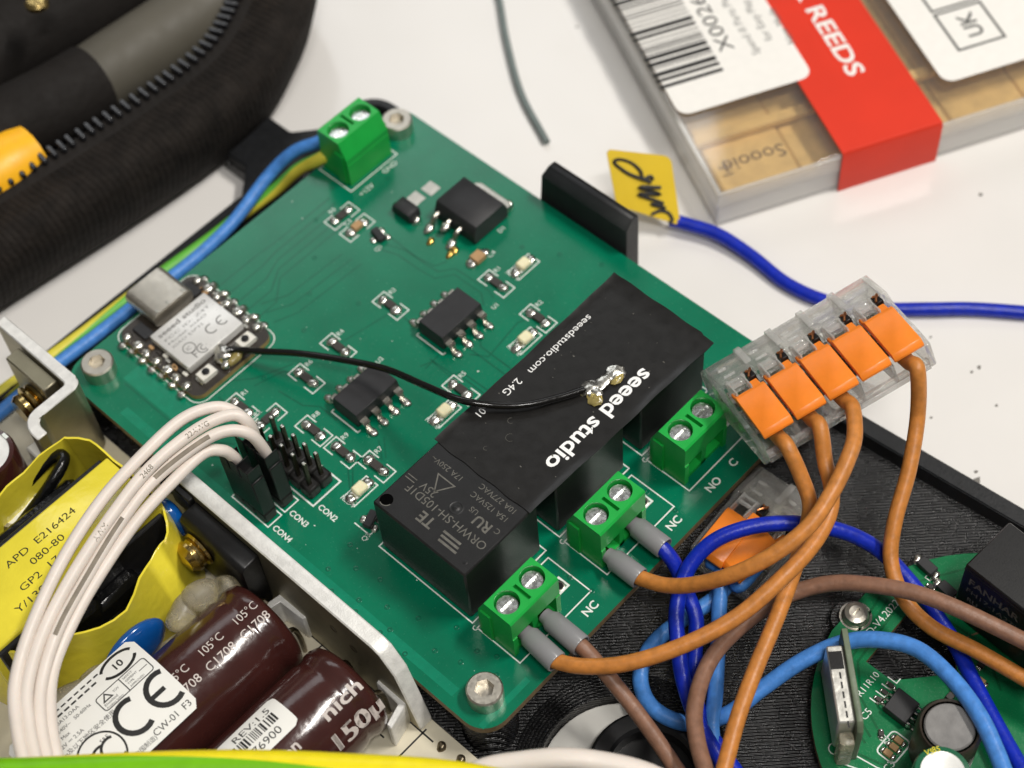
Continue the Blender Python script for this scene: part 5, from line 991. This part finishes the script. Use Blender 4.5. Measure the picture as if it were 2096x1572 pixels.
# ------------------------------------------------------------------ black zipped tool case
bag = thing('zip_case', 'black fabric tool case standing open behind the board, its zip teeth showing', 'tool case', (40, 150, ZT))
path = [(-60, 134.5), (-20, 133), (5, 130), (30, 127.0), (45, 125.6), (58, 125.2), (68, 126.5), (77, 130.2), (85, 135.0), (91.5, 141), (96, 150), (98, 162), (98.5, 190), (98.5, 230)]
pp = B(); pp.tube([V((x, y, 0)) for x, y in path], .1, 4, 8); cen = pp.path
def inset(k, d):
    t_ = (cen[min(k + 1, len(cen) - 1)] - cen[max(k - 1, 0)]).normalized(); return cen[k] + V((-t_.y, t_.x, 0)) * d
prof = [(2.5, ZT + .05), (.2, ZT + 2.5), (-2.0, ZT + 7), (-3.6, ZT + 12), (-4.0, ZT + 16), (-3.0, ZT + 18.6), (-.6, ZT + 20.0), (2.0, ZT + 19.6), (4.5, ZT + 18.8), (6.6, ZT + 18.6)]
vs_ = []; fs = []
for k in range(len(cen)):
    for d, z in prof: p = inset(k, d); vs_.append((p.x, p.y, z))
m_ = len(prof)
for k in range(len(cen) - 1):
    for j in range(m_ - 1): fs.append((k * m_ + j, (k + 1) * m_ + j, (k + 1) * m_ + j + 1, k * m_ + j + 1))
b = B(); b.add(vs_, fs); obj('side_wall', b, 'fabric', bag, sharp=60)
b = B()
for k in range(len(cen)):
    for d, z in ((6.6, ZT + 18.5), (10.4, ZT + 18.9), (10.6, ZT + 18.4), (13, ZT + 10), (14, ZT + 1)): p = inset(k, d); b.v.append((p.x, p.y, z))
for k in range(len(cen) - 1):
    for j in range(4): b.f.append((k * 5 + j, (k + 1) * 5 + j, (k + 1) * 5 + j + 1, k * 5 + j + 1)); b.mi.append(0)
obj('zip_tape', b, 'fabric_smooth', bag, sharp=60)
th = B(); th.prism([(-1.9, -.45), (.9, -.62), (1.6, 0), (.9, .62), (-1.9, .45)], 0, 1.1, bev=.3); thm = mesh('zip_tooth', th, 'zip')
dist = 0.; last = -9
for k in range(1, len(cen)):
    seg = (inset(k, 10.4) - inset(k - 1, 10.4)); n_ = 4
    for j in range(n_):
        dist += seg.length / n_; p = inset(k - 1, 10.2) + (inset(k, 10.2) - inset(k - 1, 10.2)) * (j / n_)
        if dist - last >= 1.75 and -6 < p.x < 98 and p.y < 175: last = dist; place('zip_tooth', thm, bag, TR((p.x, p.y, ZT + 18.9)) @ RZ(math.degrees(math.atan2(seg.y, seg.x)) + 90))
b = B(); q = [inset(k, 14) for k in range(len(cen))]
b.prism([(p.x, p.y) for p in q[::3]] + [(84, 330), (-60, 330)], ZT + .5, ZT + 5); obj('case_floor', b, 'fabric_smooth', bag)
b = B(); b.tube([P(-70, 330, 2), P(20, 262, 3), P(110, 215, 3), P(190, 168, 2)], 7.4, 18, 6); obj('fabric_strap', b, 'fabric_smooth', bag, sharp=60)
b = B(); b.tube([P(-90, 150, 0), P(60, 60, 1), P(180, -10, 1), P(300, -90, 0)], 9.5, 18, 6); obj('fabric_strap', b, 'fabric_smooth', bag, sharp=60)
b = B(); b.tube([P(190, 170, 0), P(240, 136, 0), P(320, 84, 0), P(400, 30, 0), P(520, -54, 0)], 7.2, 20, 6); o = obj('grey_tool_handle', b, 'lining', sharp=60); tag(o, 'grey brown round handle lying in the black tool case', 'tool handle')
b = B(); b.tube([P(-140, 448, 1), P(-60, 394, 2), P(10, 352, 2), P(60, 325, 1)], 7.0, 20, 6); o = obj('orange_tool_handle', b, 'orange_grip', sharp=60); tag(o, 'yellow orange tool handle at the left edge in the black case', 'tool handle')
b = B(); b.tube([P(465, 8, 1), P(500, -14, 1), P(580, -70, 1)], 5.6, 16, 6); o = obj('orange_tool_handle', b, 'orange_grip', sharp=60); tag(o, 'orange tool handle at the top edge near the corner of the case', 'tool handle')
b = B(); p = P(75, 5, 17.5); b.lathe([(2.2, -.6), (2.2, .2), (1.6, .8), (.001, 1.0)], 18, TR(p)); obj('rivet', b, 'gold_screw', bag)
